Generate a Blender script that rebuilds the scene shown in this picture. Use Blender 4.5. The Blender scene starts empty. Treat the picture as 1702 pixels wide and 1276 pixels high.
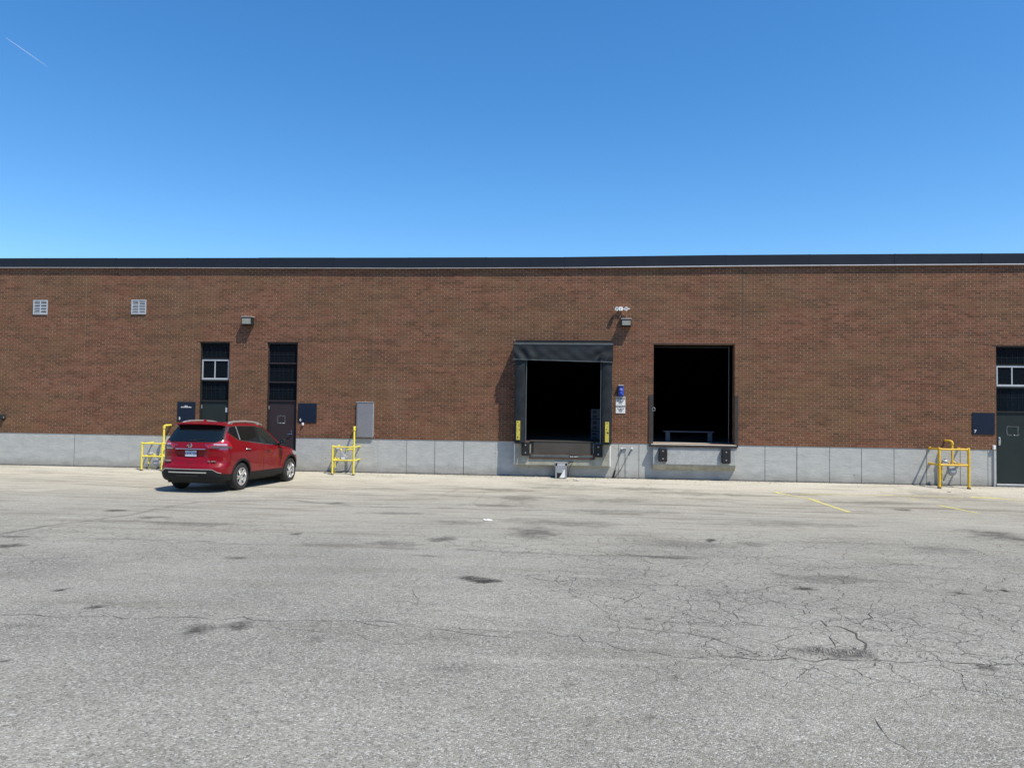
import bpy, bmesh, math, random
import numpy as np
from mathutils import Vector, Matrix
R_ = math.radians
random.seed(7); rng = np.random.default_rng(7)
sc = bpy.context.scene
col = sc.collection

# ------------------------------------------------------------------ camera
F, CX, CY = 1229.0, 851.0, 638.0           # focal length and centre of the 1702 x 1276 photograph
CAM = Vector((0, -22.5, 2.14))
yaw, pitch, roll = R_(5.4), math.atan(37 / F), math.atan(.0130)
fw = Vector((-math.sin(yaw) * math.cos(pitch), math.cos(yaw) * math.cos(pitch), math.sin(pitch)))
r0 = fw.cross(Vector((0, 0, 1))).normalized(); u0 = r0.cross(fw)
rt = r0 * math.cos(roll) + u0 * math.sin(roll); up = u0 * math.cos(roll) - r0 * math.sin(roll)
cd = bpy.data.cameras.new('camera'); cam = bpy.data.objects.new('camera', cd); col.objects.link(cam)
cd.sensor_width = 36; cd.lens = F / 1702 * 36; cd.clip_start = .1; cd.clip_end = 20000
M = Matrix((rt, up, -fw)).transposed().to_4x4(); M.translation = CAM
cam.matrix_world = M
sc.camera = cam
sc.render.resolution_x, sc.render.resolution_y = 1024, 767

def ray(px, py): return fw + rt * ((px - CX) / F) - up * ((py - CY) / F)
def P(px, py, Y=0.0):                       # point of the vertical plane y = Y seen at a pixel of the photograph
    d = ray(px, py); return CAM + d * ((Y - CAM.y) / d.y)
def G(px, py, Z=0.0):
    d = ray(px, py); return CAM + d * ((Z - CAM.z) / d.z)

# ------------------------------------------------------------------ sky, sun, exposure
LX, LY = -.45, .36                          # sunlight moves this much in x and y while falling 1
sun_from = Vector((-LX, -LY, 1)).normalized()
EL = math.asin(sun_from.z); AZ = math.atan2(sun_from.x, sun_from.y)
w = bpy.data.worlds.new("World"); sc.world = w; w.use_nodes = True
nt = w.node_tree; nt.nodes.clear()
sky = nt.nodes.new('ShaderNodeTexSky'); sky.sky_type = 'NISHITA'; sky.sun_disc = False
sky.sun_elevation = EL; sky.sun_rotation = AZ
sky.air_density = 1.0; sky.dust_density = 0.3; sky.ozone_density = 4.0; sky.altitude = 100
bg = nt.nodes.new('ShaderNodeBackground'); bg.inputs[1].default_value = .15
wo = nt.nodes.new('ShaderNodeOutputWorld')
hs = nt.nodes.new('ShaderNodeHueSaturation'); hs.inputs['Saturation'].default_value = 1.28; hs.inputs['Value'].default_value = 1.14
nt.links.new(sky.outputs[0], hs.inputs['Color']); nt.links.new(hs.outputs[0], bg.inputs[0]); nt.links.new(bg.outputs[0], wo.inputs[0])
sd = bpy.data.lights.new('sun', 'SUN'); sd.energy = 5.0; sd.angle = R_(.53); sd.color = (1, .93, .79)
so = bpy.data.objects.new('sun', sd); col.objects.link(so)
so.rotation_euler = (-sun_from).to_track_quat('-Z', 'Y').to_euler()
so.location = (8, -8, 20)
sc.view_settings.view_transform = 'Standard'; sc.view_settings.look = 'None'
sc.view_settings.gamma = 1; sc.view_settings.exposure = 0.14

# ------------------------------------------------------------------ materials
class NT:
    def __init__(s, name):
        s.m = bpy.data.materials.new(name); s.m.use_nodes = True
        s.t = s.m.node_tree; s.b = s.t.nodes['Principled BSDF']; s.out = s.t.nodes['Material Output']
    def n(s, typ, **k):
        o = s.t.nodes.new('ShaderNode' + typ)
        for a, v in k.items(): setattr(o, a, v)
        return o
    def l(s, a, b): s.t.links.new(a, b)
    def val(s, i, v):
        if hasattr(v, 'links') or hasattr(v, 'is_linked'): s.l(v, i)
        else: i.default_value = v
    def math(s, op, a, b=None, c=None, clamp=False):
        o = s.n('Math', operation=op, use_clamp=clamp); s.val(o.inputs[0], a)
        if b is not None: s.val(o.inputs[1], b)
        if c is not None: s.val(o.inputs[2], c)
        return o.outputs[0]
    def mix(s, f, a, b, mode='MIX'):
        o = s.n('Mix', data_type='RGBA', blend_type=mode)
        s.val(o.inputs[0], f); s.val(o.inputs[6], a); s.val(o.inputs[7], b); return o.outputs[2]
    def coord(s): return s.n('TexCoord').outputs['Object']
    def noise(s, v, scale, det=3, rough=.55, col=False):
        o = s.n('TexNoise'); o.inputs['Scale'].default_value = scale; o.inputs['Detail'].default_value = det
        o.inputs['Roughness'].default_value = rough; s.l(v, o.inputs['Vector']); return o.outputs['Color' if col else 'Fac']
    def ramp(s, f, a, b, va=0., vb=1.):
        o = s.n('MapRange'); s.val(o.inputs[0], f); o.inputs[1].default_value = a; o.inputs[2].default_value = b
        o.inputs[3].default_value = va; o.inputs[4].default_value = vb; return o.outputs[0]
    def scale(s, v, xyz):
        o = s.n('VectorMath', operation='MULTIPLY'); s.l(v, o.inputs[0]); o.inputs[1].default_value = xyz; return o.outputs[0]
    def bump(s, h, dist, strength=1.):
        o = s.n('Bump'); o.inputs['Strength'].default_value = strength; o.inputs['Distance'].default_value = dist
        s.l(h, o.inputs['Height']); s.l(o.outputs[0], s.b.inputs['Normal'])
    def bc(s, v): s.val(s.b.inputs['Base Color'], v)
    def set(s, **k):
        for a, v in k.items(): s.b.inputs[a.replace('_', ' ')].default_value = v

def c4(c): return (c[0], c[1], c[2], 1)
def plain(name, c, rough=.5, metal=0., var=.12, vs=4., bump=0., coat=0., spec=.5):
    m = NT(name); v = m.coord(); n = m.noise(v, vs, 5, .65)
    m.bc(m.mix(m.ramp(n, .3, .7), c4([x * (1 - var) for x in c]), c4([x * (1 + var) for x in c])))
    m.b.inputs['Roughness'].default_value = rough
    m.l(m.ramp(n, .3, .7, max(0, rough - .06), min(1, rough + .08)), m.b.inputs['Roughness'])
    m.b.inputs['Metallic'].default_value = metal; m.b.inputs['Coat Weight'].default_value = coat
    m.b.inputs['Specular IOR Level'].default_value = spec
    if bump: m.bump(m.noise(v, vs * 6, 4), bump)
    return m.m

def mat_brick():
    m = NT('brick'); v = m.coord()
    s = m.n('SeparateXYZ'); m.l(v, s.inputs[0])
    wob = m.noise(v, 1.3, 2)
    cx = m.math('ADD', s.outputs[0], s.outputs[1])
    cz = m.math('ADD', s.outputs[2], m.math('MULTIPLY', wob, .006))
    cb = m.n('CombineXYZ'); m.l(cx, cb.inputs[0]); m.l(cz, cb.inputs[1])
    b = m.n('TexBrick'); m.l(cb.outputs[0], b.inputs['Vector'])
    b.offset = .5; b.inputs['Scale'].default_value = 1; b.inputs['Brick Width'].default_value = .2032
    b.inputs['Row Height'].default_value = .0677; b.inputs['Mortar Size'].default_value = .0054
    b.inputs['Mortar Smooth'].default_value = .25; b.inputs['Bias'].default_value = -.1
    b.inputs['Color1'].default_value = (0, 0, 0, 1); b.inputs['Color2'].default_value = (1, 1, 1, 1)
    b.inputs['Mortar'].default_value = (.5, .5, .5, 1)
    # a random number for every brick from its rounded cell position
    row = m.math('FLOOR', m.math('DIVIDE', cz, .0677))
    sh = m.math('MULTIPLY', m.math('SUBTRACT', 1., m.math('MODULO', m.math('ABSOLUTE', row), 2.)), .5)
    cell = m.math('FLOOR', m.math('ADD', m.math('DIVIDE', cx, .2032), sh))
    c2 = m.n('CombineXYZ'); m.l(cell, c2.inputs[0]); m.l(row, c2.inputs[1])
    wn = m.n('TexWhiteNoise', noise_dimensions='2D'); m.l(c2.outputs[0], wn.inputs['Vector'])
    ws = m.n('SeparateColor'); m.l(wn.outputs['Color'], ws.inputs[0])
    # long horizontal streaks of darker and redder courses, as in hand-mixed pallets
    st = m.noise(m.scale(v, (.55, .55, 4.2)), 1.0, 4, .6)
    big = m.noise(m.scale(v, (.35, .35, .6)), 1.0, 3)
    red = m.mix(ws.outputs[0], (.148, .057, .032, 1), (.220, .098, .058, 1))
    tan = m.mix(ws.outputs[1], (.140, .069, .034, 1), (.188, .100, .052, 1))
    base = m.mix(m.ramp(m.math('ADD', big, m.math('MULTIPLY', m.math('SUBTRACT', ws.outputs[2], .5), .16)), .42, .58), tan, red)
    dk = m.math('MULTIPLY', m.ramp(m.math('ADD', st, m.math('MULTIPLY', ws.outputs[1], .22)), .56, .74), .60)
    base = m.mix(dk, base, (.066, .036, .022, 1))
    dk2 = m.math('MULTIPLY', m.math('MULTIPLY', m.ramp(ws.outputs[0], .72, .95), m.ramp(m.noise(m.scale(v, (.5, .5, 1.6)), 1.1, 3), .42, .62, .15, 1)), .62)
    base = m.mix(dk2, base, (.062, .034, .022, 1))
    # efflorescence below the louvres, dust low on the wall
    dust = m.ramp(m.noise(m.scale(v, (.8, .8, .5)), 1.2, 4), .55, .8, 0, .22)
    base = m.mix(dust, base, (.22, .15, .11, 1))
    fr = m.math('ABSOLUTE', m.math('SUBTRACT', m.math('FRACT', m.math('DIVIDE', cz, .0677)), .5))
    bed = m.math('GREATER_THAN', fr, .41)
    mo = m.mix(m.ramp(m.noise(v, 2.2, 4, .7), .32, .68), (.20, .118, .070, 1), (.54, .37, .25, 1))
    mo = m.mix(m.math('MULTIPLY', bed, .50), mo, (.13, .075, .046, 1))  # bed joints darkened: their shadow is put into the mortar colour
    line = m.ramp(m.noise(m.scale(v, (.35, .35, 13)), 1., 3, .7), .60, .70)
    mo = m.mix(m.math('MULTIPLY', line, .6), mo, (.42, .27, .18, 1))
    m.bc(m.mix(b.outputs['Fac'], base, mo))
    m.set(Roughness=.9); m.b.inputs['Specular IOR Level'].default_value = .25
    h = m.math('SUBTRACT', m.math('MULTIPLY', m.noise(v, 60, 3), .25), b.outputs['Fac'])
    m.bump(m.math('ADD', h, m.math('MULTIPLY', ws.outputs[2], .35)), .004, .8)
    return m.m

def mat_plinth():
    m = NT('painted_concrete'); v = m.coord()
    n = m.noise(m.scale(v, (1, 1, 2.2)), 2.4, 5, .6); n2 = m.noise(v, 9, 6, .7)
    c = m.mix(m.ramp(n, .3, .7), (.375, .380, .360, 1), (.465, .465, .435, 1))
    c = m.mix(m.ramp(n2, .62, .72, 0, .45), c, (.30, .30, .28, 1))
    s = m.n('SeparateXYZ'); m.l(v, s.inputs[0])
    vc = m.n('TexVoronoi'); vc.inputs['Scale'].default_value = 3.1; m.l(v, vc.inputs['Vector'])
    c = m.mix(m.math('MULTIPLY', m.ramp(vc.outputs['Distance'], .045, .075, 1, 0), m.math('GREATER_THAN', n2, .52)), c, (.16, .155, .14, 1))
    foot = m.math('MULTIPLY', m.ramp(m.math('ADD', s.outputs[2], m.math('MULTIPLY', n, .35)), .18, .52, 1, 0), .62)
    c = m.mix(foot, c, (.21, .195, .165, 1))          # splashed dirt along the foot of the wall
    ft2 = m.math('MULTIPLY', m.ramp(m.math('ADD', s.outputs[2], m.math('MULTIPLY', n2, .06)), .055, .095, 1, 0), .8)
    c = m.mix(ft2, c, (.055, .05, .04, 1))  # dark line at the very foot: dirt plus gap shadow put into the colour
    sk = m.math('MULTIPLY', m.ramp(m.noise(m.scale(v, (5, 5, .5)), 1.0, 4, .6), .60, .74), .28)
    c = m.mix(sk, c, (.24, .225, .19, 1))
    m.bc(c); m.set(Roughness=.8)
    vo = m.n('TexVoronoi'); vo.inputs['Scale'].default_value = 5; m.l(v, vo.inputs['Vector'])
    h = m.math('ADD', m.math('MULTIPLY', m.noise(m.scale(v, (1, 1, 3)), 7, 5, .65), 1.), m.math('MULTIPLY', m.ramp(vo.outputs['Distance'], .0, .1, -.6, 0), .5))
    m.bump(h, .012, .7)
    return m.m

def mat_ground():
    m = NT('worn_asphalt'); v = m.coord()
    at = m.n('Attribute', attribute_name='wear'); ac = m.n('SeparateColor'); m.l(at.outputs['Color'], ac.inputs[0])
    dirt, crk, lite = ac.outputs[0], ac.outputs[1], ac.outputs[2]
    warp = m.n('VectorMath', operation='SCALE'); wn = m.noise(v, 3.2, 3, .6, True); m.l(wn, warp.inputs[0]); warp.inputs['Scale'].default_value = .22
    vw = m.n('VectorMath', operation='ADD'); m.l(v, vw.inputs[0]); m.l(warp.outputs[0], vw.inputs[1])
    # stones
    sp = m.n('TexVoronoi'); sp.inputs['Scale'].default_value = 88; sp.inputs['Randomness'].default_value = 1; m.l(v, sp.inputs['Vector'])
    spc = m.n('SeparateColor'); m.l(sp.outputs['Color'], spc.inputs[0])
    sy = m.n('SeparateXYZ'); m.l(v, sy.inputs[0])
    band = m.math('MULTIPLY', m.ramp(sy.outputs[1], -12.5, -8.5), m.ramp(sy.outputs[1], -.3, -2.2))
    n1 = m.noise(v, .45, 4, .6); n2 = m.noise(m.scale(v, (.35, 1.6, 1)), 1.2, 5, .62); n3 = m.noise(v, 9, 4, .6)
    n4 = m.noise(v, 34, 3, .7)
    asp = m.mix(m.ramp(n1, .3, .7), (.215, .205, .170, 1), (.345, .330, .275, 1))
    asp = m.mix(m.ramp(n3, .35, .7, 0, .35), asp, (.150, .142, .124, 1))
    stone = m.mix(m.ramp(spc.outputs[0], .1, .9), (.050, .048, .044, 1), (.66, .645, .60, 1))
    asp = m.mix(m.ramp(spc.outputs[1], .3, 1., .08, .66), asp, stone)
    asp = m.mix(m.ramp(n4, .56, .66, 0, .45), asp, (.085, .085, .08, 1))
    con = m.mix(m.ramp(n2, .32, .68), (.36, .33, .265, 1), (.70, .66, .545, 1))
    con = m.mix(m.ramp(n4, .5, .7, 0, .45), con, (.26, .24, .205, 1))
    con = m.mix(m.ramp(spc.outputs[1], .3, 1., .0, .4), con, stone)
    c = m.mix(lite, asp, con)
    blot = m.math('MULTIPLY', m.ramp(n2, .50, .70), m.math('ADD', .22, m.math('MULTIPLY', band, .42)))
    c = m.mix(blot, c, (.135, .115, .085, 1))
    st3 = m.ramp(m.noise(m.scale(v, (.16, 2.6, 1)), 1.0, 6, .68), .56, .68)
    c = m.mix(m.math('MULTIPLY', m.math('MULTIPLY', st3, m.math('ADD', .12, band, None, True)), .72), c, (.105, .088, .060, 1))
    hi3 = m.ramp(m.noise(m.scale(v, (.22, 1.5, 1)), 1.7, 5, .65), .60, .72)
    c = m.mix(m.math('MULTIPLY', hi3, .30), c, (.50, .475, .41, 1))
    dm = m.math('MULTIPLY', dirt, m.ramp(m.math('ADD', n4, m.math('MULTIPLY', n3, .8)), .72, 1.02, .55, 1.2), None, True)
    c = m.mix(dm, c, (.040, .036, .030, 1))
    sv = m.n('TexVoronoi'); sv.inputs['Scale'].default_value = 1.7; m.l(vw.outputs[0], sv.inputs['Vector']); svc = m.n('SeparateColor'); m.l(sv.outputs['Color'], svc.inputs[0])
    spot = m.math('MULTIPLY', m.ramp(m.math('ADD', sv.outputs['Distance'], m.math('MULTIPLY', n4, .05)), .045, .085, 1, 0), m.math('GREATER_THAN', svc.outputs[0], .58))
    c = m.mix(m.math('MULTIPLY', spot, m.ramp(svc.outputs[1], 0, 1, .25, .8)), c, (.05, .046, .038, 1))
    # crazing: two sizes of cracked plates
    ms = []
    for sc_, th in ((2.3, .009), (5.5, .016)):
        vo = m.n('TexVoronoi', feature='DISTANCE_TO_EDGE'); vo.inputs['Scale'].default_value = sc_; m.l(vw.outputs[0], vo.inputs['Vector'])
        ms.append(m.ramp(vo.outputs['Distance'], 0, th, 1, 0))
    gate = m.ramp(m.noise(v, 1.1, 3), .44, .60)
    cr = m.math('MAXIMUM', m.math('MULTIPLY', ms[0], .80), m.math('MULTIPLY', m.math('MULTIPLY', ms[1], gate), .65))
    cr = m.math('MULTIPLY', cr, crk, None, True)
    c = m.mix(cr, c, (.062, .056, .047, 1))
    m.bc(c); m.set(Roughness=.93); m.b.inputs['Specular IOR Level'].default_value = .25
    h = m.math('ADD', m.math('MULTIPLY', sp.outputs['Distance'], -.9), m.math('MULTIPLY', n4, .9))
    h = m.math('SUBTRACT', h, m.math('MULTIPLY', cr, 1.8))
    m.bump(h, .009, 1.)
    return m.m

def mat_line():
    m = NT('worn_yellow_paint'); v = m.coord()
    n = m.noise(v, 14, 5, .7); n2 = m.noise(v, 1.7, 3)
    f = m.ramp(m.math('ADD', n, m.math('MULTIPLY', n2, .5)), .72, .90)
    m.bc(m.mix(f, (.62, .55, .13, 1), (.36, .335, .27, 1))); m.set(Roughness=.85); return m.m

def mat_glass(name, c=(.012, .016, .020), rough=.03, wavy=.0):
    m = NT(name); v = m.coord(); m.bc(c4(c)); m.set(Roughness=rough, IOR=1.52)
    if wavy: m.bump(m.noise(v, 1.6, 2), wavy, .5)
    return m.m

def mat_paint(name, c):
    m = NT(name); v = m.coord()
    fl = m.noise(v, 900, 2)
    m.bc(m.mix(fl, c4([x * .85 for x in c]), c4([x * 1.12 for x in c])))
    dust = m.noise(v, 2.5, 4)
    m.set(Metallic=.0); m.l(m.ramp(dust, .3, .7, .36, .48), m.b.inputs['Roughness'])
    m.b.inputs['Specular IOR Level'].default_value = .15; m.b.inputs['Coat Weight'].default_value = .55; m.b.inputs['Coat Roughness'].default_value = .04
    return m.m

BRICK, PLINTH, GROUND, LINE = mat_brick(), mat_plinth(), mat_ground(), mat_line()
PAD = plain('bare_concrete', (.34, .33, .265), .88, 0, .30, 3.5, .01)
PADW = plain('rough_grey_concrete', (.42, .43, .42), .88, 0, .14, 8, .03)
FASC = plain('dark_metal_flashing', (.016, .020, .029), .5, .0, .10, .6, spec=.2)
DRIP = plain('lit_metal_edge', (.62, .60, .60), .45, .2)  # pale tone stands for ground light on the fascia's bottom flange
SHADEIN = plain('shaded_interior', (.022, .022, .022), .9)  # near-black colour puts the deep shade of the interior into walls and roof
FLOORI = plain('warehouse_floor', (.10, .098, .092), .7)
DGREEN = plain('dark_green_paint', (.020, .028, .027), .5, 0, .10, 1.5, spec=.2)
DBROWN = plain('dark_brown_paint', (.036, .028, .031), .5, 0, .12, 1.5, spec=.2)
JAMB = plain('dark_bronze_frame', (.026, .026, .025), .5, .0, spec=.25)
BRNST = plain('brown_painted_steel', (.042, .032, .028), .6, .1, .25, 5)
GLASS = mat_glass('window_glass', (.006, .010, .014), .03, .02)
ALU = plain('pale_aluminium', (.56, .57, .57), .4, .4, .06)
GALV = plain('galvanised_steel', (.42, .43, .44), .45, .5, .14, 7)
NAVY = plain('navy_sign_face', (.010, .018, .036), .45, 0, .14, 2, spec=.2)
WHITE = plain('white_paint', (.78, .78, .76), .55)
PLGREY = plain('grey_box_paint', (.205, .205, .22), .5, .0, .08, 1.8)
YELM = plain('scuffed_yellow_marker', (.50, .42, .06), .7, 0, .25, 9)
YEL = plain('yellow_pipe_paint', (.74, .62, .075), .5, 0, .10, 6)
YELD = plain('golden_yellow_paint', (.68, .42, .030), .5, 0, .16, 7)
VINYL = plain('charcoal_vinyl', (.019, .023, .027), .7, 0, .30, 4, spec=.22)
HEMV = plain('faded_vinyl_hem', (.075, .088, .09), .6, 0, .2, 5)
RUB = plain('black_rubber', (.008, .009, .010), .75, 0, .2, 8, .004)
LIP = plain('dock_plate_steel', (.075, .067, .055), .62, .3, .16, 3)
RUST = plain('rusty_steel', (.075, .046, .035), .8, .1, .45, 9, .004)
METER = plain('meter_grey_casting', (.36, .375, .39), .55, .3, .12, 9)
LENS = plain('lamp_lens', (.33, .33, .28), .3, 0, .08, 14)
BLUEM = plain('blue_plastic', (.030, .075, .42), .4, 0, .25, 9)
BLUEL = plain('violet_lens', (.22, .22, .60), .3, 0, .2, 12)
BLACK = plain('black_print', (.012, .012, .012), .6)
GRIL = plain('dull_grille', (.013, .018, .023), .6, spec=.2)
CRACKM = plain('crack_grit', (.075, .068, .056), .95, 0, .4, 12)
CAULK = plain('pale_joint_sealant', (.215, .135, .092), .9, 0, .3, 3)
DCAULK = plain('dark_joint', (.060, .055, .05), .9)
CARD = plain('pale_crate_plastic', (.10, .12, .14), .7, spec=.1)
WOOD = plain('weathered_board', (.16, .16, .17), .85)
CABLE = plain('grey_cable_sheath', (.085, .09, .09), .6)
REDP = mat_paint('red_car_paint', (.20, .0016, .007))
CLAD = plain('black_car_cladding', (.012, .013, .014), .6, spec=.25)
CGLASS = mat_glass('car_glass', (.006, .009, .010), .02)
TINT = mat_glass('lighter_car_glass', (.020, .026, .024), .02)
CHROME = plain('chrome', (.80, .80, .80), .12, 1., .03)
SILV = plain('satin_silver', (.70, .69, .66), .3, .7, .04)
ALLOY = plain('alloy_wheel', (.66, .66, .67), .28, .75, .05)
TYRE = plain('tyre_rubber', (.022, .022, .022), .8)
LAMPR = plain('tail_lamp_red', (.36, .010, .020), .12, 0, .45, 14, 0, 1.)
LAMPH = plain('tail_lamp_highlight', (.62, .42, .42), .12, .3, .3, 20, 0, 1.)
LAMPD = plain('tail_lamp_dark', (.10, .075, .06), .12, .2, .3, 25, 0, 1.)
PLATE = plain('plate_white', (.55, .60, .66), .5)
PLBLU = plain('plate_blue_print', (.03, .07, .24), .5)

# ------------------------------------------------------------------ object helpers
def link(name, mesh, parent=None):
    o = bpy.data.objects.new(name, mesh); col.objects.link(o)
    if parent is not None: o.parent = parent
    return o
def tag(o, label=None, cat=None, group=None, kind=None):
    if label: o['label'] = label
    if cat: o['category'] = cat
    if group: o['group'] = group
    if kind: o['kind'] = kind
    return o
def thing(name, label, cat, loc=(0, 0, 0), group=None):
    o = bpy.data.objects.new(name, None); col.objects.link(o); o.location = loc; o.empty_display_size = .3
    return tag(o, label, cat, group)

class MB:
    """mesh builder; geometry is given in the parent's coordinates"""
    def __init__(s): s.v = []; s.f = []; s.mi = []; s.cur = 0
    def add(s, vs, fs):
        n = len(s.v); s.v += [tuple(p) for p in vs]; s.f += [tuple(i + n for i in f) for f in fs]; s.mi += [s.cur] * len(fs); return s
    def box(s, x0, x1, y0, y1, z0, z1):
        vs = [(x, y, z) for z in (z0, z1) for y in (y0, y1) for x in (x0, x1)]
        return s.add(vs, [(0, 2, 3, 1), (4, 5, 7, 6), (0, 1, 5, 4), (2, 6, 7, 3), (0, 4, 6, 2), (1, 3, 7, 5)])
    def prism(s, prof, x0, x1):               # profile in (y, z), swept along x
        n = len(prof); vs = [(x0, y, z) for y, z in prof] + [(x1, y, z) for y, z in prof]
        fs = [tuple(range(n)), tuple(range(2 * n - 1, n - 1, -1))] + [(i, i + n, (i + 1) % n + n, (i + 1) % n) for i in range(n)]
        return s.add(vs, fs)
    def tube(s, pts, r, n=10, cap=True):
        pts = [Vector(p) for p in pts]; rs = r if isinstance(r, (list, tuple)) else [r] * len(pts)
        vs = []; a = None
        for i, p in enumerate(pts):
            d = (pts[min(i + 1, len(pts) - 1)] - pts[max(i - 1, 0)]).normalized()
            if a is None: a = d.orthogonal().normalized()
            a = (a - d * a.dot(d)).normalized(); b = d.cross(a)
            vs += [p + (a * math.cos(2 * math.pi * k / n) + b * math.sin(2 * math.pi * k / n)) * rs[i] for k in range(n)]
        fs = [(i * n + k, i * n + (k + 1) % n, (i + 1) * n + (k + 1) % n, (i + 1) * n + k) for i in range(len(pts) - 1) for k in range(n)]
        if cap: fs += [tuple(range(n - 1, -1, -1)), tuple((len(pts) - 1) * n + k for k in range(n))]
        return s.add(vs, fs)
    def lathe(s, prof, c, axis, n=24, cap=True):   # prof (distance along axis, radius)
        ax = Vector(axis).normalized(); a = ax.orthogonal().normalized(); b = ax.cross(a); c = Vector(c); vs = []
        for t, r in prof:
            vs += [c + ax * t + (a * math.cos(2 * math.pi * k / n) + b * math.sin(2 * math.pi * k / n)) * r for k in range(n)]
        m = len(prof); fs = [(i * n + k, i * n + (k + 1) % n, (i + 1) * n + (k + 1) % n, (i + 1) * n + k) for i in range(m - 1) for k in range(n)]
        if cap: fs += [tuple(range(n - 1, -1, -1)), tuple((m - 1) * n + k for k in range(n))]
        return s.add(vs, fs)
    def grid(s, rows):
        n = len(rows[0]); vs = [p for r in rows for p in r]
        return s.add(vs, [(i * n + k, i * n + k + 1, (i + 1) * n + k + 1, (i + 1) * n + k) for i in range(len(rows) - 1) for k in range(n - 1)])
    def build(s, name, mats, parent=None, smooth=None, bevel=0, fix=True, off=(0, 0, 0)):
        me = bpy.data.meshes.new(name)
        me.from_pydata([(p[0] - off[0], p[1] - off[1], p[2] - off[2]) for p in s.v], [], s.f)
        mats = mats if isinstance(mats, (list, tuple)) else [mats]
        for m_ in mats: me.materials.append(m_)
        me.polygons.foreach_set('material_index', s.mi)
        if fix:
            bm = bmesh.new(); bm.from_mesh(me); bmesh.ops.recalc_face_normals(bm, faces=bm.faces); bm.to_mesh(me); bm.free()
        if smooth is not None:
            me.shade_smooth(); me.set_sharp_from_angle(angle=R_(smooth))
        o = link(name, me, parent)
        if bevel:
            b = o.modifiers.new('bevel', 'BEVEL'); b.width = bevel; b.segments = 2; b.limit_method = 'ANGLE'
        return o

def build_split(mb, name, mats, parent=None, **k):
    """one object for every separate piece"""
    par = list(range(len(mb.v)))
    def f(i):
        while par[i] != i: par[i] = par[par[i]]; i = par[i]
        return i
    for fc in mb.f:
        for j in fc[1:]: par[f(j)] = f(fc[0])
    groups = {}
    for fc in mb.f: groups.setdefault(f(fc[0]), []).append(fc)
    out = []
    for fs in groups.values():
        idx = sorted({i for fc in fs for i in fc}); mp = {i: n for n, i in enumerate(idx)}
        b = MB(); b.add([mb.v[i] for i in idx], [tuple(mp[i] for i in fc) for fc in fs]); out.append(b.build(name, mats, parent, **k))
    return out

def text(name, s, size, loc, mat, parent, rot=(R_(90), 0, 0), align='CENTER', flip=False, depth=.001, bold=0.):
    cu = bpy.data.curves.new(name, 'FONT'); cu.body = s; cu.size = size; cu.align_x = align; cu.align_y = 'CENTER'
    cu.extrude = depth; cu.offset = bold; cu.space_line = .95
    t = bpy.data.objects.new('t', cu); col.objects.link(t)
    dg = bpy.context.evaluated_depsgraph_get(); me = bpy.data.meshes.new_from_object(t.evaluated_get(dg))
    bpy.data.objects.remove(t)
    me.materials.clear(); me.materials.append(mat)
    o = link(name, me, parent); o.location = loc; o.rotation_euler = rot
    if flip: o.scale = (-1, 1, 1)
    return o

# ------------------------------------------------------------------ ground
def sstep(a, b, x):
    t = np.clip((x - a) / (b - a), 0, 1); return t * t * (3 - 2 * t)
def gz(y):                                   # height of the lot; y = 0 is the wall, the camera stands at y = -22.5
    s = -np.asarray(y, float)
    z = .02 - .16 * sstep(.1, 1.9, s) + .05 * sstep(2, 5, s)
    t = np.clip((s - 5.) / 18., 0, 1.); z = z + .61 * t ** 1.25
    return z
def Gp(px, py):                              # point of the lot seen at a pixel
    z = 0.
    for _ in range(12):
        p = G(px, py, z); z = float(gz(p.y))
    return G(px, py, z)

def steps(a, b, fine, far, grow=1.35):
    xs = list(np.arange(a, b + fine / 2, fine)); d = fine * 2; x = xs[-1]
    while x < far: x += d; d *= grow; xs.append(x)
    d = fine * 2; x = xs[0]
    while x > -far: x -= d; d *= grow; xs.insert(0, x)
    return np.array(xs)
xs = steps(-21, 16, .07, 900); ys = steps(-21.5, 0.35, .07, 900)
X, Y = np.meshgrid(xs, ys); Z = gz(Y)
fb = np.zeros_like(Z)
for k in range(5):                           # gentle unevenness
    a, ph, fr = rng.uniform(0, 6.28), rng.uniform(0, 6.28), rng.uniform(.15, .7)
    fb += np.sin((X * math.cos(a) + Y * math.sin(a)) * fr * 2 + ph)
Z = Z + .006 * fb * sstep(1.0, 4, -Y)
Z = np.where(Y > .32, -.3, Z)
def vnoise(x, y, f, seed):
    r = np.random.default_rng(seed); T = r.random((64, 64)); x = x * f + 300; y = y * f + 300
    ix, iy = np.floor(x).astype(int), np.floor(y).astype(int); fx, fy = x - ix, y - iy
    fx = fx * fx * (3 - 2 * fx); fy = fy * fy * (3 - 2 * fy)
    g = lambda i, j: T[i % 64, j % 64]
    return (g(ix, iy) * (1 - fx) + g(ix + 1, iy) * fx) * (1 - fy) + (g(ix, iy + 1) * (1 - fx) + g(ix + 1, iy + 1) * fx) * fy
def fbm(x, y, f, seed, o=4): return sum(vnoise(x, y, f * 2 ** k, seed + k) * .5 ** k for k in range(o)) / sum(.5 ** k for k in range(o))
N1 = fbm(X, Y, 1.5, 1); N2 = fbm(X, Y, .35, 20)
dirt = np.zeros_like(Z); crk = np.zeros_like(Z); lite = np.zeros_like(Z)
def blob(px, py, wpx, hpx, s=1., edge=.45):
    """an oil or tar stain: centre and size as seen in the photograph, its own ragged outline"""
    global dirt
    c = Gp(px, py); a = Gp(px + wpx / 2, py); b = Gp(px, py + hpx / 2)
    rx = abs(a.x - c.x); ry = max(abs(b.y - c.y), .04)
    d = np.sqrt(((X - c.x) / rx) ** 2 + ((Y - c.y) / ry) ** 2) + (fbm(X, Y, 4.5, int(px) % 97) - .5) * 1.5
    dirt = np.maximum(dirt, s * (1 - sstep(1 - edge, 1 + edge * .3, d)))
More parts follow.
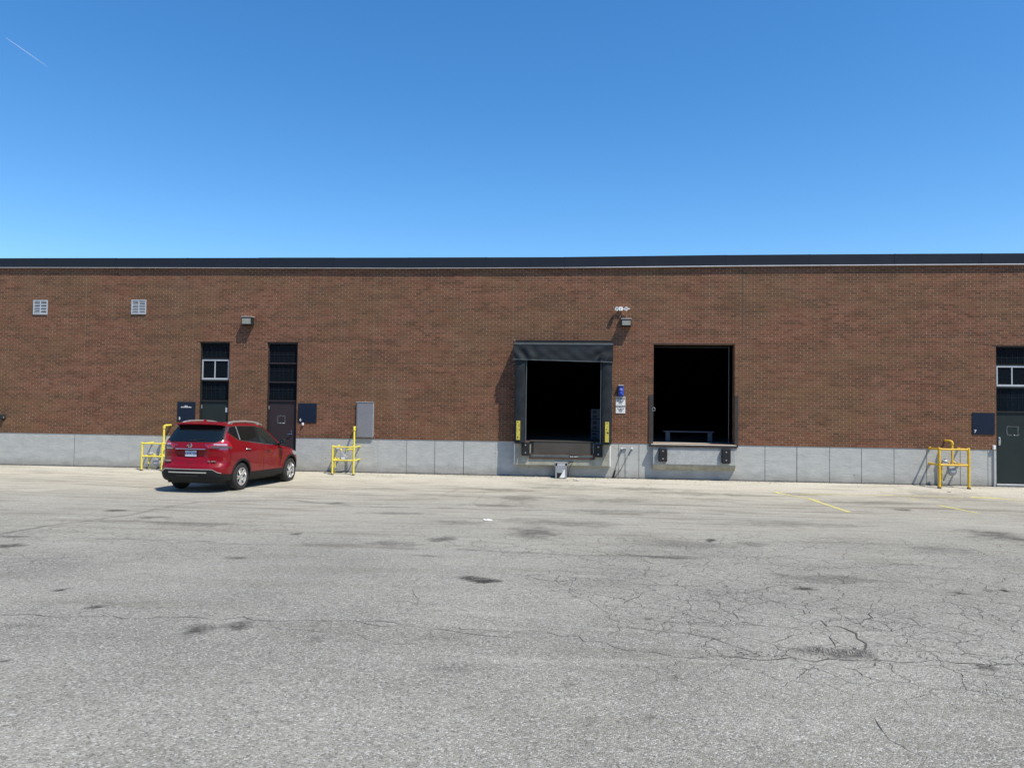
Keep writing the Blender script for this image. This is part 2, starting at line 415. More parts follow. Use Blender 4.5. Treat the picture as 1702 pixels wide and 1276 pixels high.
for a in ((905, 806, 60, 5, .5, .9), (1060, 812, 150, 6, .45, .9), (1150, 820, 200, 7, .4, .9), (760, 800, 90, 5, .45, .9), (840, 815, 120, 6, .42, .9), (1330, 822, 90, 5, .4, .9), (640, 812, 140, 5, .35, .9), (100, 800, 160, 4, .3, .9), (1450, 835, 160, 7, .4, .9), (1150, 905, 200, 12, .35, .9), (930, 870, 260, 14, .42, .9), (860, 828, 90, 14, .45, .8), (1010, 832, 160, 9, .42, .9), (760, 870, 120, 8, .4, .8), (560, 905, 160, 8, .35, .9), (1300, 870, 240, 12, .35, .9), (1250, 905, 60, 8, .5, .8), (300, 870, 200, 8, .4, .9), (1380, 960, 160, 16, .35, .4),
          (797, 963, 62, 13, 1.15, .25), (330, 1046, 66, 24, .75, .7), (398, 1046, 70, 24, .75, .7), (1395, 1083, 120, 22, .8, .8),
          (885, 886, 100, 20, .6, .8), (650, 903, 80, 12, .5, .8), (735, 897, 50, 9, .6, .6), (1665, 893, 90, 26, .7, .9), (157, 1009, 28, 5, 1., .4),
          (100, 980, 26, 5, 1., .4), (495, 886, 26, 6, .8, .5), (200, 850, 50, 4, .9, .5), (250, 861, 70, 6, .6, .8), (15, 905, 60, 10, .8, .7),
          (310, 1085, 26, 7, .55, .6), (525, 1065, 20, 8, .5, .6), (395, 927, 40, 5, .7, .6), (1180, 898, 22, 6, 1., .4), (1080, 1028, 22, 5, .7, .5),
          (968, 1072, 22, 8, .6, .6), (950, 1137, 26, 12, .5, .6), (898, 1165, 20, 8, .6, .6), (974, 1196, 30, 14, .8, .5), (1040, 1192, 40, 6, .5, .6),
          (1340, 978, 40, 5, .9, .5), (1590, 984, 28, 5, .9, .4), (1645, 980, 9, 4, 1., .3), (1666, 979, 9, 4, 1., .3), (1450, 1002, 12, 4, .9, .3),
          (1500, 846, 30, 4, .8, .5), (1390, 962, 70, 9, .35, .6), (1120, 926, 90, 4, .7, .6), (700, 922, 60, 3, .6, .6), (560, 835, 30, 4, .5, .6),
          (760, 1110, 90, 16, .3, .9), (1640, 1110, 30, 7, .7, .5), (5, 1097, 20, 8, .9, .4), (1560, 912, 120, 12, .35, .9), (660, 853, 130, 5, .5, .8),
          (830, 840, 150, 6, .42, .9), (1000, 850, 220, 10, .34, .9), (960, 812, 160, 8, .32, .9), (1180, 830, 120, 8, .3, .9), (1560, 826, 200, 16, .3, .9),
          (60, 1040, 120, 5, .3, .9), (720, 1060, 160, 12, .3, .9), (1490, 935, 120, 6, .3, .9), (25, 890, 90, 5, .7, .6), (1080, 1190, 24, 8, .5, .6)):
    blob(*a)
def path(pts, wid, s=1., chan='dirt', jit=.05, seed=3):
    """a crack or a dragged smear along a line seen in the photograph"""
    global dirt
    g = [Gp(*p) for p in pts]; r = np.random.default_rng(seed)
    q = []
    for a, b in zip(g[:-1], g[1:]):
        n = max(2, int((b - a).length / .25))
        for k in range(n): q.append(a.lerp(b, k / n) + Vector((r.normal(0, jit), r.normal(0, jit), 0)))
    q.append(g[-1])
    for a, b in zip(q[:-1], q[1:]):
        ax, ay, bx, by = a.x, a.y, b.x, b.y; L = max((bx - ax) ** 2 + (by - ay) ** 2, 1e-6)
        i0, i1 = np.searchsorted(xs, [min(ax, bx) - .4, max(ax, bx) + .4]); j0, j1 = np.searchsorted(ys, [min(ay, by) - .4, max(ay, by) + .4])
        xx, yy = X[j0:j1, i0:i1], Y[j0:j1, i0:i1]
        t = np.clip(((xx - ax) * (bx - ax) + (yy - ay) * (by - ay)) / L, 0, 1)
        d = np.hypot(xx - ax - t * (bx - ax), yy - ay - t * (by - ay))
        dirt[j0:j1, i0:i1] = np.maximum(dirt[j0:j1, i0:i1], s * (1 - sstep(wid * .2, wid, d + .12 * (N1[j0:j1, i0:i1] - .35))) * sstep(.28, .52, N1[j0:j1, i0:i1]))
path([(0, 884), (110, 871), (210, 858), (300, 838), (350, 832), (480, 829), (620, 841), (800, 846), (1000, 848), (1200, 855)], .12, .55)
path([(180, 893), (420, 902), (640, 909), (850, 915), (1000, 922), (1165, 926)], .12, .45, seed=5)
path([(700, 400 + 440), (760, 812), (800, 800)], .08, .4, seed=6)
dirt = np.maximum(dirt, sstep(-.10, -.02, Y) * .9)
# painted-over band by the dock and the paler apron near the building
edge = np.interp(X, [-30, -19.5, -14, -11.4, -7, -2, 3, 8, 14, 30], [-9.2, -7.7, -6.2, -4.9, -4.5, -4.3, -4.0, -3.0, -2.2, -2.0]) + (N2 - .5) * 2.2 + (N1 - .5) * .8
lite = sstep(-1.2, .9, Y - edge + (N1 - .5) * 3.0) * .8 + .2 * sstep(-2.5, -.5, Y)
lite = np.maximum(lite, .42 * sstep(-14.5, -6.5, Y + (N2 - .5) * 5))
crk = sstep(.40, .62, N2 + .35 * sstep(-2, 4, X) - .25 * sstep(-5.5, -3.5, Y)) * sstep(-17.9, -16.9, Y) * (1 - sstep(-10.5, -8, Y))
crk = np.clip(crk + .2 * sstep(.5, .7, N1) * sstep(-17.9, -16.5, Y), 0, 1) * (1 - .8 * lite)
crk = np.where(Y < -18.5, .0, crk)
nY, nX = X.shape
me = bpy.data.meshes.new('ground')
co = np.stack([X, Y, Z], -1).reshape(-1, 3).astype(np.float32)
idx = np.arange(nX * nY).reshape(nY, nX)
q = np.stack([idx[:-1, :-1], idx[:-1, 1:], idx[1:, 1:], idx[1:, :-1]], -1).reshape(-1, 4)
me.vertices.add(len(co)); me.vertices.foreach_set('co', co.ravel())
me.loops.add(q.size); me.loops.foreach_set('vertex_index', q.ravel().astype(np.int32))
me.polygons.add(len(q)); me.polygons.foreach_set('loop_start', np.arange(0, q.size, 4, dtype=np.int32))
me.polygons.foreach_set('material_index', np.zeros(len(q), np.int32))
me.materials.append(GROUND); me.update(calc_edges=True); me.shade_smooth()
ca = me.color_attributes.new('wear', 'FLOAT_COLOR', 'POINT')
ca.data.foreach_set('color', np.stack([np.clip(dirt, 0, 1), crk, lite, np.ones_like(Z)], -1).reshape(-1, 4).astype(np.float32).ravel())
tag(link('ground', me), 'worn pale grey asphalt lot with cracks, patches and oil stains', 'ground', kind='structure')

# long open cracks and joints in the asphalt: narrow ragged ribbons filled with dark grit
def crack(mb, pts, wid=.012, seed=1, jit=.035, seg=.12):
    g = [Gp(*p) for p in pts]; r = random.Random(seed); q = []
    for a, b in zip(g[:-1], g[1:]):
        n = max(2, int((b - a).length / seg)); d = (b - a).normalized(); nn = Vector((-d.y, d.x, 0))
        for k in range(n): q.append(a.lerp(b, k / n) + nn * r.gauss(0, jit))
    q.append(g[-1])
    L, Rr = [], []
    for i, p in enumerate(q):
        d = (q[min(i + 1, len(q) - 1)] - q[max(i - 1, 0)]); d.z = 0; d.normalize(); nn = Vector((-d.y, d.x, 0))
        ww = wid * .60 * r.uniform(.3, 1.4) * (0.15 if i in (0, len(q) - 1) else 1)
        u = .006 * sum([0])
        for lst, sgn in ((L, 1), (Rr, -1)):
            v = p + nn * ww * sgn * .5; v.z = float(gz(v.y)) + zoff(v.x, v.y) + .004; lst.append(v)
    mb.grid([L, Rr])
iu = [(r_, c_) for r_, c_ in ((0, 0),)]
def zoff(x, y):
    j = np.searchsorted(ys, y); i = np.searchsorted(xs, x)
    i = min(max(i, 1), len(xs) - 1); j = min(max(j, 1), len(ys) - 1)
    tx = (x - xs[i - 1]) / (xs[i] - xs[i - 1]); ty = (y - ys[j - 1]) / (ys[j] - ys[j - 1])
    z = (Z[j - 1, i - 1] * (1 - tx) + Z[j - 1, i] * tx) * (1 - ty) + (Z[j, i - 1] * (1 - tx) + Z[j, i] * tx) * ty
    return float(z) - float(gz(y))
cb = MB()
for k, (pts, wd) in enumerate((
    ([(0, 1020), (130, 1024), (260, 1029), (420, 1034), (560, 1036), (700, 1040), (850, 1052)], .012),
    ([(430, 1036), (470, 1050), (560, 1056), (640, 1070), (720, 1072)], .008),
    ([(560, 1036), (640, 1042), (690, 1046), (860, 1062)], .012),
    ([(1060, 1084), (1180, 1090), (1290, 1094), (1440, 1099), (1560, 1101), (1702, 1104)], .016),
    ([(1452, 1190), (1470, 1215), (1500, 1238), (1530, 1255), (1562, 1276)], .008),
    ([(1345, 1025), (1375, 1040), (1410, 1045), (1425, 1062), (1436, 1084)], .026),
    ([(1375, 1040), (1380, 1060), (1390, 1078)], .014), ([(1410, 1045), (1440, 1032), (1450, 1003)], .012),
    ([(1425, 1062), (1470, 1070), (1520, 1080), (1580, 1092)], .012), ([(1390, 1000), (1395, 1020), (1375, 1040)], .010),
    ([(860, 955), (930, 965), (1010, 960), (1080, 970), (1140, 972)], .014), ([(1080, 970), (1060, 990), (1035, 1005)], .012),
    ([(1140, 972), (1180, 980), (1240, 984), (1300, 972), (1350, 978)], .014), ([(1180, 980), (1190, 1010), (1230, 1030), (1280, 1042)], .010),
    ([(1240, 984), (1290, 1000), (1345, 1025)], .012), ([(1035, 1040), (1110, 1052), (1180, 1060), (1240, 1078), (1290, 1094)], .010),
    ([(1450, 1030), (1530, 1042), (1600, 1055), (1702, 1070)], .012), ([(1470, 970), (1560, 985), (1640, 1000), (1702, 1006)], .012),
    ([(0, 884), (60, 883), (110, 872), (190, 868)], .02), ([(350, 832), (480, 830), (620, 842), (760, 846), (800, 845)], .02),
    ([(1010, 918), (1080, 924), (1165, 926)], .035), ([(1250, 935), (1260, 927), (1330, 923), (1380, 932)], .012),
    ([(1250, 936), (1310, 940), (1380, 942)], .014), ([(1300, 948), (1460, 940), (1600, 942), (1702, 946)], .012),
    ([(640, 1000), (760, 1010), (800, 1030), (850, 1052)], .008), ([(850, 1052), (960, 1058), (1040, 1080), (1060, 1084)], .010),
    ([(700, 960), (690, 985), (700, 1010), (640, 1030)], .006), ([(830, 940), (900, 948), (960, 940), (1060, 944)], .010),
    ([(1510, 1010), (1530, 1042), (1580, 1060), (1600, 1090)], .008), ([(1620, 1000), (1630, 1030), (1690, 1050)], .008),
    ([(920, 985), (990, 1000), (1035, 1040), (1010, 1062)], .007), ([(800, 800), (806, 820), (790, 832), (800, 845)], .012))):
    crack(cb, pts, wd, 11 + k)
tag(cb.build('asphalt_crack', CRACKM, fix=False), 'long dark cracks and open joints running across the asphalt', 'crack', kind='structure')

# painted parking lines
def pline(pts, wid):
    g = [Gp(*p) for p in pts]; L, Rr = [], []; q = []
    for a, b in zip(g[:-1], g[1:]):
        n = max(2, int((b - a).length / .1)); q += [a.lerp(b, k / n) for k in range(n)]
    q.append(g[-1]); rr = random.Random(len(pts) * 7 + int(g[0].x * 10))
    for i, p in enumerate(q):
        d = (q[min(i + 1, len(q) - 1)] - q[max(i - 1, 0)]).normalized(); nn = Vector((-d.y, d.x, 0)).normalized()
        for lst, sgn in ((L, 1), (Rr, -1)):
            v = p + nn * (wid / 2 + rr.uniform(-.012, .006)) * sgn; v.z = float(gz(v.y)) + zoff(v.x, v.y) + .004; lst.append(v)
    return MB().grid([L, Rr])
for pts, wd, lb in (([(1288, 809), (1345, 828), (1412, 850)], .115, 'long slanting yellow parking line right of the open dock door'),
                ([(1560, 840), (1592, 846), (1627, 853)], .10, 'short yellow line fragment out in front of the gas meter guard'),
                ([(1612, 817), (1655, 824), (1702, 833)], .11, 'yellow parking line running out from the green door'),
                ([(1330, 812), (1420, 813), (1500, 814.5), (1600, 817)], .045, 'thin faded yellow line running along the foot of the wall'),
                ([(1510, 829), (1528, 832)], .09, 'faint worn scrap of yellow line between two parking lines')):
    tag(pline(pts, wd).build('parking_line', LINE, fix=False), lb, 'parking line', kind='structure')

# ------------------------------------------------------------------ the warehouse
B = thing('warehouse', 'long low brown brick warehouse on a grey concrete base with open loading docks', 'building')
ZB = 1.07                                   # brick starts here
DO = [(-12.13, -11.14, -.3, 4.06), (-9.90, -8.91, -.3, 4.06), (11.87, 12.86, -.3, 4.06)]   # three doorways
DK = [(-1.84, .66, 1.09, 4.06), (2.14, 4.52, 1.09, 4.06)]                                 # two dock openings
def wall(x0, x1, z0, z1, holes, y0, y1):
    m = MB(); hs = [(max(a, x0), min(b, x1), max(c, z0), min(d, z1)) for a, b, c, d in holes if d > z0 and c < z1]
    cx = sorted({x0, x1} | {h[0] for h in hs} | {h[1] for h in hs}); cz = sorted({z0, z1} | {h[2] for h in hs} | {h[3] for h in hs})
    solid = lambda i, j: 0 <= i < len(cx) - 1 and 0 <= j < len(cz) - 1 and not any(h[0] <= (cx[i] + cx[i + 1]) / 2 <= h[1] and h[2] <= (cz[j] + cz[j + 1]) / 2 <= h[3] for h in hs)
    for i in range(len(cx) - 1):
        for j in range(len(cz) - 1):
            if not solid(i, j): continue
            a, b, c, d = cx[i], cx[i + 1], cz[j], cz[j + 1]
            m.add([(a, y0, c), (b, y0, c), (b, y0, d), (a, y0, d)], [(0, 1, 2, 3)])
            m.add([(a, y1, c), (b, y1, c), (b, y1, d), (a, y1, d)], [(3, 2, 1, 0)])
            if not solid(i - 1, j): m.add([(a, y0, c), (a, y0, d), (a, y1, d), (a, y1, c)], [(0, 1, 2, 3)])
            if not solid(i + 1, j): m.add([(b, y0, c), (b, y1, c), (b, y1, d), (b, y0, d)], [(0, 1, 2, 3)])
            if not solid(i, j - 1): m.add([(a, y0, c), (a, y1, c), (b, y1, c), (b, y0, c)], [(0, 1, 2, 3)])
            if not solid(i, j + 1): m.add([(a, y0, d), (b, y0, d), (b, y1, d), (a, y1, d)], [(0, 1, 2, 3)])
    return m
XL, XR, DEP = -46, 40, 24
wall(XL, XR, ZB, 6.60, DO + DK, -.012, .30).build('brick_wall', BRICK, B, fix=False)
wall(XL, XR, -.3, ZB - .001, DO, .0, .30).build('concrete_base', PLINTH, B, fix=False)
m = MB(); m.box(XL, XL + .3, .301, DEP, -.3, 6.6); m.box(XR - .3, XR, .301, DEP, -.3, 6.6); m.box(XL, XR, DEP, DEP + .3, -.3, 6.6)
build_split(m, 'brick_wall', BRICK, B)
MB().box(XL + .3, XR - .3, .301, DEP - .001, 6.10, 6.30).build('roof', SHADEIN, B)
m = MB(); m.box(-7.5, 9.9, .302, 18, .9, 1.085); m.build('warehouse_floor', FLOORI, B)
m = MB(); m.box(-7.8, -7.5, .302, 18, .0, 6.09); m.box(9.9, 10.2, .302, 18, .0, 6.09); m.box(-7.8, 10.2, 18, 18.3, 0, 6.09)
build_split(m, 'inner_wall', SHADEIN, B)

# metal fascia along the roof edge; its top dips and steps a little from sheet to sheet
fx = [-19.1, -5.02, -.46, 4.14, 6.49, 12.66]; ft = [6.765, 6.704, 6.690, 6.723, 6.728, 6.724]; fbm_ = [6.471, 6.378, 6.377, 6.409, 6.416, 6.424]
joints = [XL] + list(np.arange(-43.0, -20, 2.42)); joints = list(joints) + [x for x in np.arange(-19.8, 34, 2.405)] + [XR]
top = lambda x: float(np.interp(x, fx, ft)) ; bot = lambda x: float(np.interp(x, fx, fbm_))
rf = random.Random(5)
for a, b in zip(joints[:-1], joints[1:]):
    o1 = rf.uniform(-.002, .004); yy = -.085 - rf.uniform(0, .005); a2, b2 = a + .002, b - .002; sheet = None
    for k, (y0_, z0f, z1f) in enumerate(((yy, lambda x: bot(x) + .0, lambda x: top(x) + o1), (yy - .010, lambda x: bot(x) - .012 - (.012 if x > 1 else 0), lambda x: bot(x) - .001))):
        vs = [(a2, y0_, z0f(a)), (b2, y0_, z0f(b)), (b2, y0_, z1f(b)), (a2, y0_, z1f(a)), (a2, .28, z0f(a)), (b2, .28, z0f(b)), (b2, .28, z1f(b)), (a2, .28, z1f(a))]
        if k: vs = [(p[0], (-.016 if p[1] > 0 else p[1]), p[2]) for p in vs]
        q = MB().add(vs, [(0, 1, 2, 3), (7, 6, 5, 4), (3, 2, 6, 7), (4, 5, 1, 0), (0, 3, 7, 4), (1, 5, 6, 2)])
        if k: q.build('drip_edge', DRIP, sheet)
        else: sheet = q.build('fascia_sheet', FASC, B)
    MB().box(b - .018, b + .018, yy - .006, yy + .004, bot(b) + .004, top(b) + .004).build('seam', FASC, sheet)

# vertical movement joints in the brickwork and in the concrete base
m = MB()
for px, ya, yb in ((321.6, 460, 700), (507, 465, 667), (622, 460, 665), (854, 462, 565), (1061.5, 455, 732), (1641, 447, 572), (141, 460, 715)):
    a = P(px, (ya + yb) / 2); za, zb_ = P(px, yb).z, P(px, ya).z
    m.box(a.x - .005, a.x + .005, -.0145, -.010, max(za, ZB + .02), min(zb_, 6.34))
build_split(m, 'brick_joint', CAULK, B)
m = MB(); a = P(1234.5, 500); m.box(a.x - .008, a.x + .008, -.015, -.010, P(1234, 548).z, 6.34)
build_split(m, 'brick_joint', DCAULK, B)
m = MB(); mw = MB()
for px, wd in ((39, 0), (80, 0), (123, .5), (167, 0), (213, 0), (535.5, 0), (628, 0), (675.5, .4), (722.5, .8), (770.5, 1.4), (823.5, 0), (1028, .3), (1062, .8),
               (1271.5, .9), (1324.5, 1.5), (1379, .6), (1432, .6), (1486, .6), (1540, .5), (1596, .8), (1642, .4)):
    a = P(px, 765).x
    (m if wd else mw).box(a - .003 - .003 * wd, a + .003 + .003 * wd, -.0035, .001, -.05, ZB - .02)
build_split(m, 'base_joint', DCAULK, B); build_split(mw, 'base_joint', PADW, B)
# steel lintels over the doorways
m = MB()
for a, b, _, z in DO: m.box(a - .1, b + .1, -.016, .06, z + .001, z + .014)
m.box(DK[1][0] - .02, DK[1][1] + .02, -.018, .10, 4.062, 4.085)
build_split(m, 'lintel', BRNST, B)

def door(ix, leafmat, kind):
    a, b, _, top_ = DO[ix]; YB = .085
    fr = MB(); fr.box(a + .001, a + .045, .05, .16, .06, top_ - .001); fr.box(b - .045, b - .001, .05, .16, .06, top_ - .001)
    fr.box(a + .046, b - .046, .05, .16, top_ - .05, top_ - .001)
    lt = P(470 if ix == 1 else (355 if ix == 0 else 1680), 666 if ix < 2 else 684.5).z
    d = MB().box(a + .05, b - .05, YB, YB + .045, .10, lt - .02).build('door', leafmat, B, bevel=.004)
    frame = fr.build('door_frame', leafmat if ix == 1 else JAMB, d)
    if ix == 0: zs_ = [P(358, 596).z, P(358, 632).z]
    elif ix == 1: zs_ = [P(470, 603.5).z, P(470, 635).z]
    else: zs_ = [P(1680, 606.5).z, P(1680, 643.5).z]
    zz = [top_ - .05] + zs_ + [lt]
    bars = MB()
    for z in zs_ + [lt]: bars.box(a + .046, b - .046, .055, .155, z - .022, z + .022)
    bars.build('transom_bar', leafmat if ix == 1 else JAMB, d)
    for k in range(3):
        z1, z0 = zz[k] - .023, zz[k + 1] + .023
        if kind == 'slider' and k == 1:
            w_ = MB(); w_.box(a + .047, b - .047, .058, .10, z1 - .045, z1); w_.box(a + .047, b - .047, .058, .10, z0, z0 + .055)
            w_.box(a + .047, a + .085, .058, .10, z0 + .056, z1 - .046); w_.box(b - .085, b - .047, .058, .10, z0 + .056, z1 - .046)
            mid = (a + b) / 2 - .02; w_.box(mid - .016, mid + .016, .062, .10, z0 + .056, z1 - .046)
            wn = w_.build('window', ALU, B, bevel=.002)
            MB().box(a + .086, b - .086, .082, .088, z0 + .04, z1 - .03).build('pane', GLASS, wn)
        else:
            MB().box(a + .047, b - .047, .095 + .01 * k, .101 + .01 * k, z0, z1).build('window', GLASS, B)
            g_ = MB(); zz0, zz1 = z0 + .02, z1 - .01
            for q in range(1, 6): xq = a + .047 + (b - a - .094) * (q / 6 + .012 * math.sin(q * 3 + k)); g_.box(xq - .004, xq + .004, .086 + .01 * k, .092 + .01 * k, zz0, zz1)
            zq = z0 + (z1 - z0) * (.58 if k else .42); g_.box(a + .048, b - .048, .0855 + .01 * k, .0925 + .01 * k, zq - .005, zq + .005)
            g_.build('grille', GRIL, d)  # dull bars, also standing in for faint reflected lines in the panes
    return d, a, b, YB
d5, a, b, YB = door(0, DGREEN, 'slider')
p = P(376.5, 681, .08); MB().box(p.x - .028, p.x + .028, YB - .008, YB - .001, p.z - .075, p.z + .075).build('lock_plate', WHITE, d5)
m = MB()
for z in (1.05, 2.0, .4): m.box(a + .04, a + .075, YB - .012, YB - .001, z - .06, z + .06)
build_split(m, 'hinge', GALV, d5)
MB().box(DO[0][0], DO[0][1], .0, .29, -.25, .06).build('door_sill', PAD, B)
MB().box(DO[1][0], DO[1][1], .0, .29, -.25, .06).build('door_sill', PAD, B)
m = MB(); m.box(DO[2][0] + .001, DO[2][1] - .001, -.012, .29, -.25, .055); m.build('door_sill', PAD, B)
d6, a, b, YB = door(1, DBROWN, 'plain')
TAPE = plain('old_tape', (.085, .085, .09), .35, 0, .6, 30)
def tape(px, py, hw, hh, parent, seed, mm=TAPE):     # ragged square of old tape left on the door
    c = P(px, py, YB); m = MB(); r = random.Random(seed); pts = []
    for (sx, sz, ex, ez) in ((-1, 1, 1, 1), (1, 1, 1, -1), (1, -1, -1, -1), (-1, -1, -1, 1)):
        n = 7
        for k in range(n): pts.append((c.x + hw * (sx + (ex - sx) * k / n) + r.uniform(-.012, .012), c.z + hh * (sz + (ez - sz) * k / n) + r.uniform(-.012, .012)))
    for i, (x, z) in enumerate(pts):
        x2, z2 = pts[(i + 1) % len(pts)]; dx, dz = x2 - x, z2 - z; L = math.hypot(dx, dz) or 1; nx, nz = -dz / L, dx / L; t = r.uniform(.012, .022)
        m.add([(x - nx * t, YB - .004, z - nz * t), (x2 - nx * t, YB - .004, z2 - nz * t), (x2 + nx * t, YB - .006, z2 + nz * t), (x + nx * t, YB - .006, z + nz * t)], [(0, 1, 2, 3)])
        m.add([(x - nx * t, YB - .001, z - nz * t), (x2 - nx * t, YB - .001, z2 - nz * t), (x2 + nx * t, YB - .001, z2 + nz * t), (x + nx * t, YB - .001, z + nz * t)], [(3, 2, 1, 0)])
    o = m.build('tape_mark', mm, parent, fix=False)
    g = MB()
    for k in range(3):
        x = c.x + r.uniform(-.7, .7) * hw; g.box(x - .03, x + .04, YB - .0085, YB - .0065, c.z - hh - .006, c.z - hh + .012)
    g.build('paper_scrap', WHITE, o); return o
tape(467.5, 697, .115, .115, d6, 4)
def lever(px, py, parent, mt=CHROME):
    c = P(px, py, YB); m = MB(); m.box(c.x - .022, c.x + .022, YB - .01, YB - .0005, c.z - .09, c.z + .09)
    m.tube([(c.x, YB - .009, c.z - .03), (c.x, YB - .05, c.z - .03)], .011); m.tube([(c.x, YB - .05, c.z - .03), (c.x - .10, YB - .05, c.z - .035)], .009)
    m.lathe([(0, .018), (.012, .016)], (c.x, YB - .0095, c.z + .05), (0, -1, 0), 12)
    m.build('handle', mt, parent, smooth=35)
lever(484, 719.5, d6)
m = MB()
for z in (2.0, 1.1, .35): m.box(a + .04, a + .07, YB - .012, YB - .001, z - .055, z + .055)
build_split(m, 'hinge', GALV, d6)
m = MB().box(DO[1][0] + .046, DO[1][1] - .046, .02, .06, 4.01, 4.055); m.build('head_trim', BRNST, d6)
d7, a, b, YB = door(2, DGREEN, 'slider')
tape(1683, 716, .150, .125, d7, 9)
m = MB(); c = P(1661, 733, YB)
m.box(c.x - .022, c.x + .022, YB - .008, YB - .0005, c.z - .12, c.z + .12); m.tube([(c.x, YB - .008, c.z + .085), (c.x, YB - .045, c.z + .07), (c.x, YB - .045, c.z - .07), (c.x, YB - .008, c.z - .085)], .012)
m.build('handle', ALU, d7, smooth=40)
m = MB(); m.box(a + .001, b - .001, -.03, .06, .056, .10); m.build('threshold', ALU, d7, bevel=.004)
# pale pipe beside the green door
t = thing('drain_pipe', 'thin pale pipe running down the concrete beside the green door', 'pipe', (11.80, -.03, 0))
m = MB(); m.tube([(0, 0, 0.03), (0, 0, 1.08)], .019); m.build('pipe', ALU, t, smooth=40)
m = MB(); m.box(-.05, .02, -.055, .028, 1.085, 1.20); m.build('cap_box', WHITE, t, bevel=.008)

# brick block added out of view to darken reflections and cut sky fill
OB = thing('added_block', 'unseen dark brick block added behind the camera to darken reflections in door glass and car', 'building', (0, -52, 0))
m = MB(); m.box(-60, 55, -15, 0, .0, 10.5); m.build('wall', BRICK, OB); MB().box(-60.2, 55.2, -15.2, .2, 10.501, 10.8).build('roof', FASC, OB)
for k in range(9): MB().box(-48 + 11 * k, -44.6 + 11 * k, .001, .06, 1.2, 4.6).build('roller_door', PLGREY if k % 3 else DGREEN, OB)

# ------------------------------------------------------------------ loading dock with shelter
dA = MB()
x0, x1 = P(854.5, 750, -.19).x, P(1015, 750, -.19).x
z0 = P(930, 773.5, -.19).z
dA.box(x0, x1, -.19, -.001, z0, 1.03)
dock = dA.build('dock_pad', PAD, B, bevel=.012)
MB().box(x1 - .03, x1 + .004, -.194, -.186, z0 + .01, 1.02).build('white_edge', WHITE, dock)
MB().box(x0 - .004, x0 + .02, -.194, -.186, z0 + .01, 1.02).build('white_edge', WHITE, dock)
# dock plate: hanging lip, header and rusty sub-frame
lv = thing('dock_plate', 'grey steel dock plate with hanging lip and rusty frame under the black shelter', 'dock plate', (0, 0, 0))
lx0, lx1 = P(885.5, 740, -.21).x, P(983, 740, -.21).x; lz1, lz0 = P(935, 733.5, -.21).z, P(935, 753.5, -.21).z
MB().box(lx0 + .02, lx1 - .02, -.212, -.196, lz0, lz1 - .012).build('lip', LIP, lv, bevel=.004)
MB().box(lx0 - .1, lx1 + .06, -.226, .40, lz1 - .010, lz1 + .006).build('deck', LIP, lv)
m = MB(); m.box(lx0 - .04, lx0, -.206, -.191, lz0 - .02, lz1 - .012); m.box(lx1, lx1 + .04, -.206, -.191, lz0 - .02, lz1 - .012)
m.box(lx0 + .001, lx1 - .001, -.1955, -.191, lz0 - .02, lz1 - .013); m.build('lip_frame', BLACK, lv)
fz1, fz0 = P(935, 756, -.21).z, P(935, 763, -.21).z
m = MB(); m.box(lx0 - .10, lx1 + .10, -.224, -.192, fz0, fz0 + .06); m.box(lx0 - .10, lx0 - .05, -.218, -.192, fz0 + .061, fz1 + .04); m.box(lx1 + .05, lx1 + .10, -.218, -.192, fz0 + .061, fz1 + .04)
m.build('frame_beam', RUST, lv, bevel=.004)
m = MB(); m.tube([(lx0 - .04, -.214, fz1 + .025), (lx1 + .04, -.214, fz1 + .025)], .016); m.build('hinge_rod', RUST, lv, smooth=40)
c = P(954.5, 757.5, -.22)
m = MB(); m.box(c.x - .13, c.x + .13, -.228, -.2245, fz0 + .061, fz0 + .105); pl = m.build('name_plate', BLACK, lv)
text('lettering', 'BLUE GIANT', .044, (c.x, -.2295, fz0 + .082), WHITE, pl, bold=.001)
def bumper(xa, xb, za, zb_, y, lb, bolts):
    t = thing('dock_bumper', lb, 'dock bumper', ((xa + xb) / 2, y, za), 'black rubber bumpers at the loading docks')
    hw, hh = (xb - xa) / 2, zb_ - za
    m = MB(); m.box(-hw, hw, -.10, -.001, 0, hh); m.build('rubber_block', RUB, t, bevel=.012)
    m = MB()
    for z in bolts: m.lathe([(0, .022), (.004, .022), (.0045, .012), (.016, .012)], (0, -.1005, hh * z), (0, -1, 0), 10)
    build_split(m, 'bolt', GALV, t)
    m = MB(); m.box(-hw - .012, -hw - .001, -.09, -.001, .01, hh - .01); m.box(hw + .001, hw + .012, -.09, -.001, .01, hh - .01); build_split(m, 'side_plate', JAMB, t)
def bq(pxa, pxb, pya, pyb, y=-.29): return P(pxa, pya, y).x, P(pxb, pya, y).x, P(pxa, pyb, y).z, P(pxa, pya, y).z
bumper(*bq(867.5, 879.5, 735, 757), -.19, 'black rubber bumper left of the dock plate', (.22, .8))
bumper(*bq(988, 1001, 738, 759.5), -.19, 'black rubber bumper right of the dock plate', (.22, .78))
bumper(*bq(1095.5, 1108.5, 745, 767), -.19, 'black rubber bumper under the left end of the bare open dock sill', (.22, .8))
bumper(*bq(1200.5, 1214, 746, 770), -.19, 'black rubber bumper under the right end of the bare open dock sill', (.22, .78))

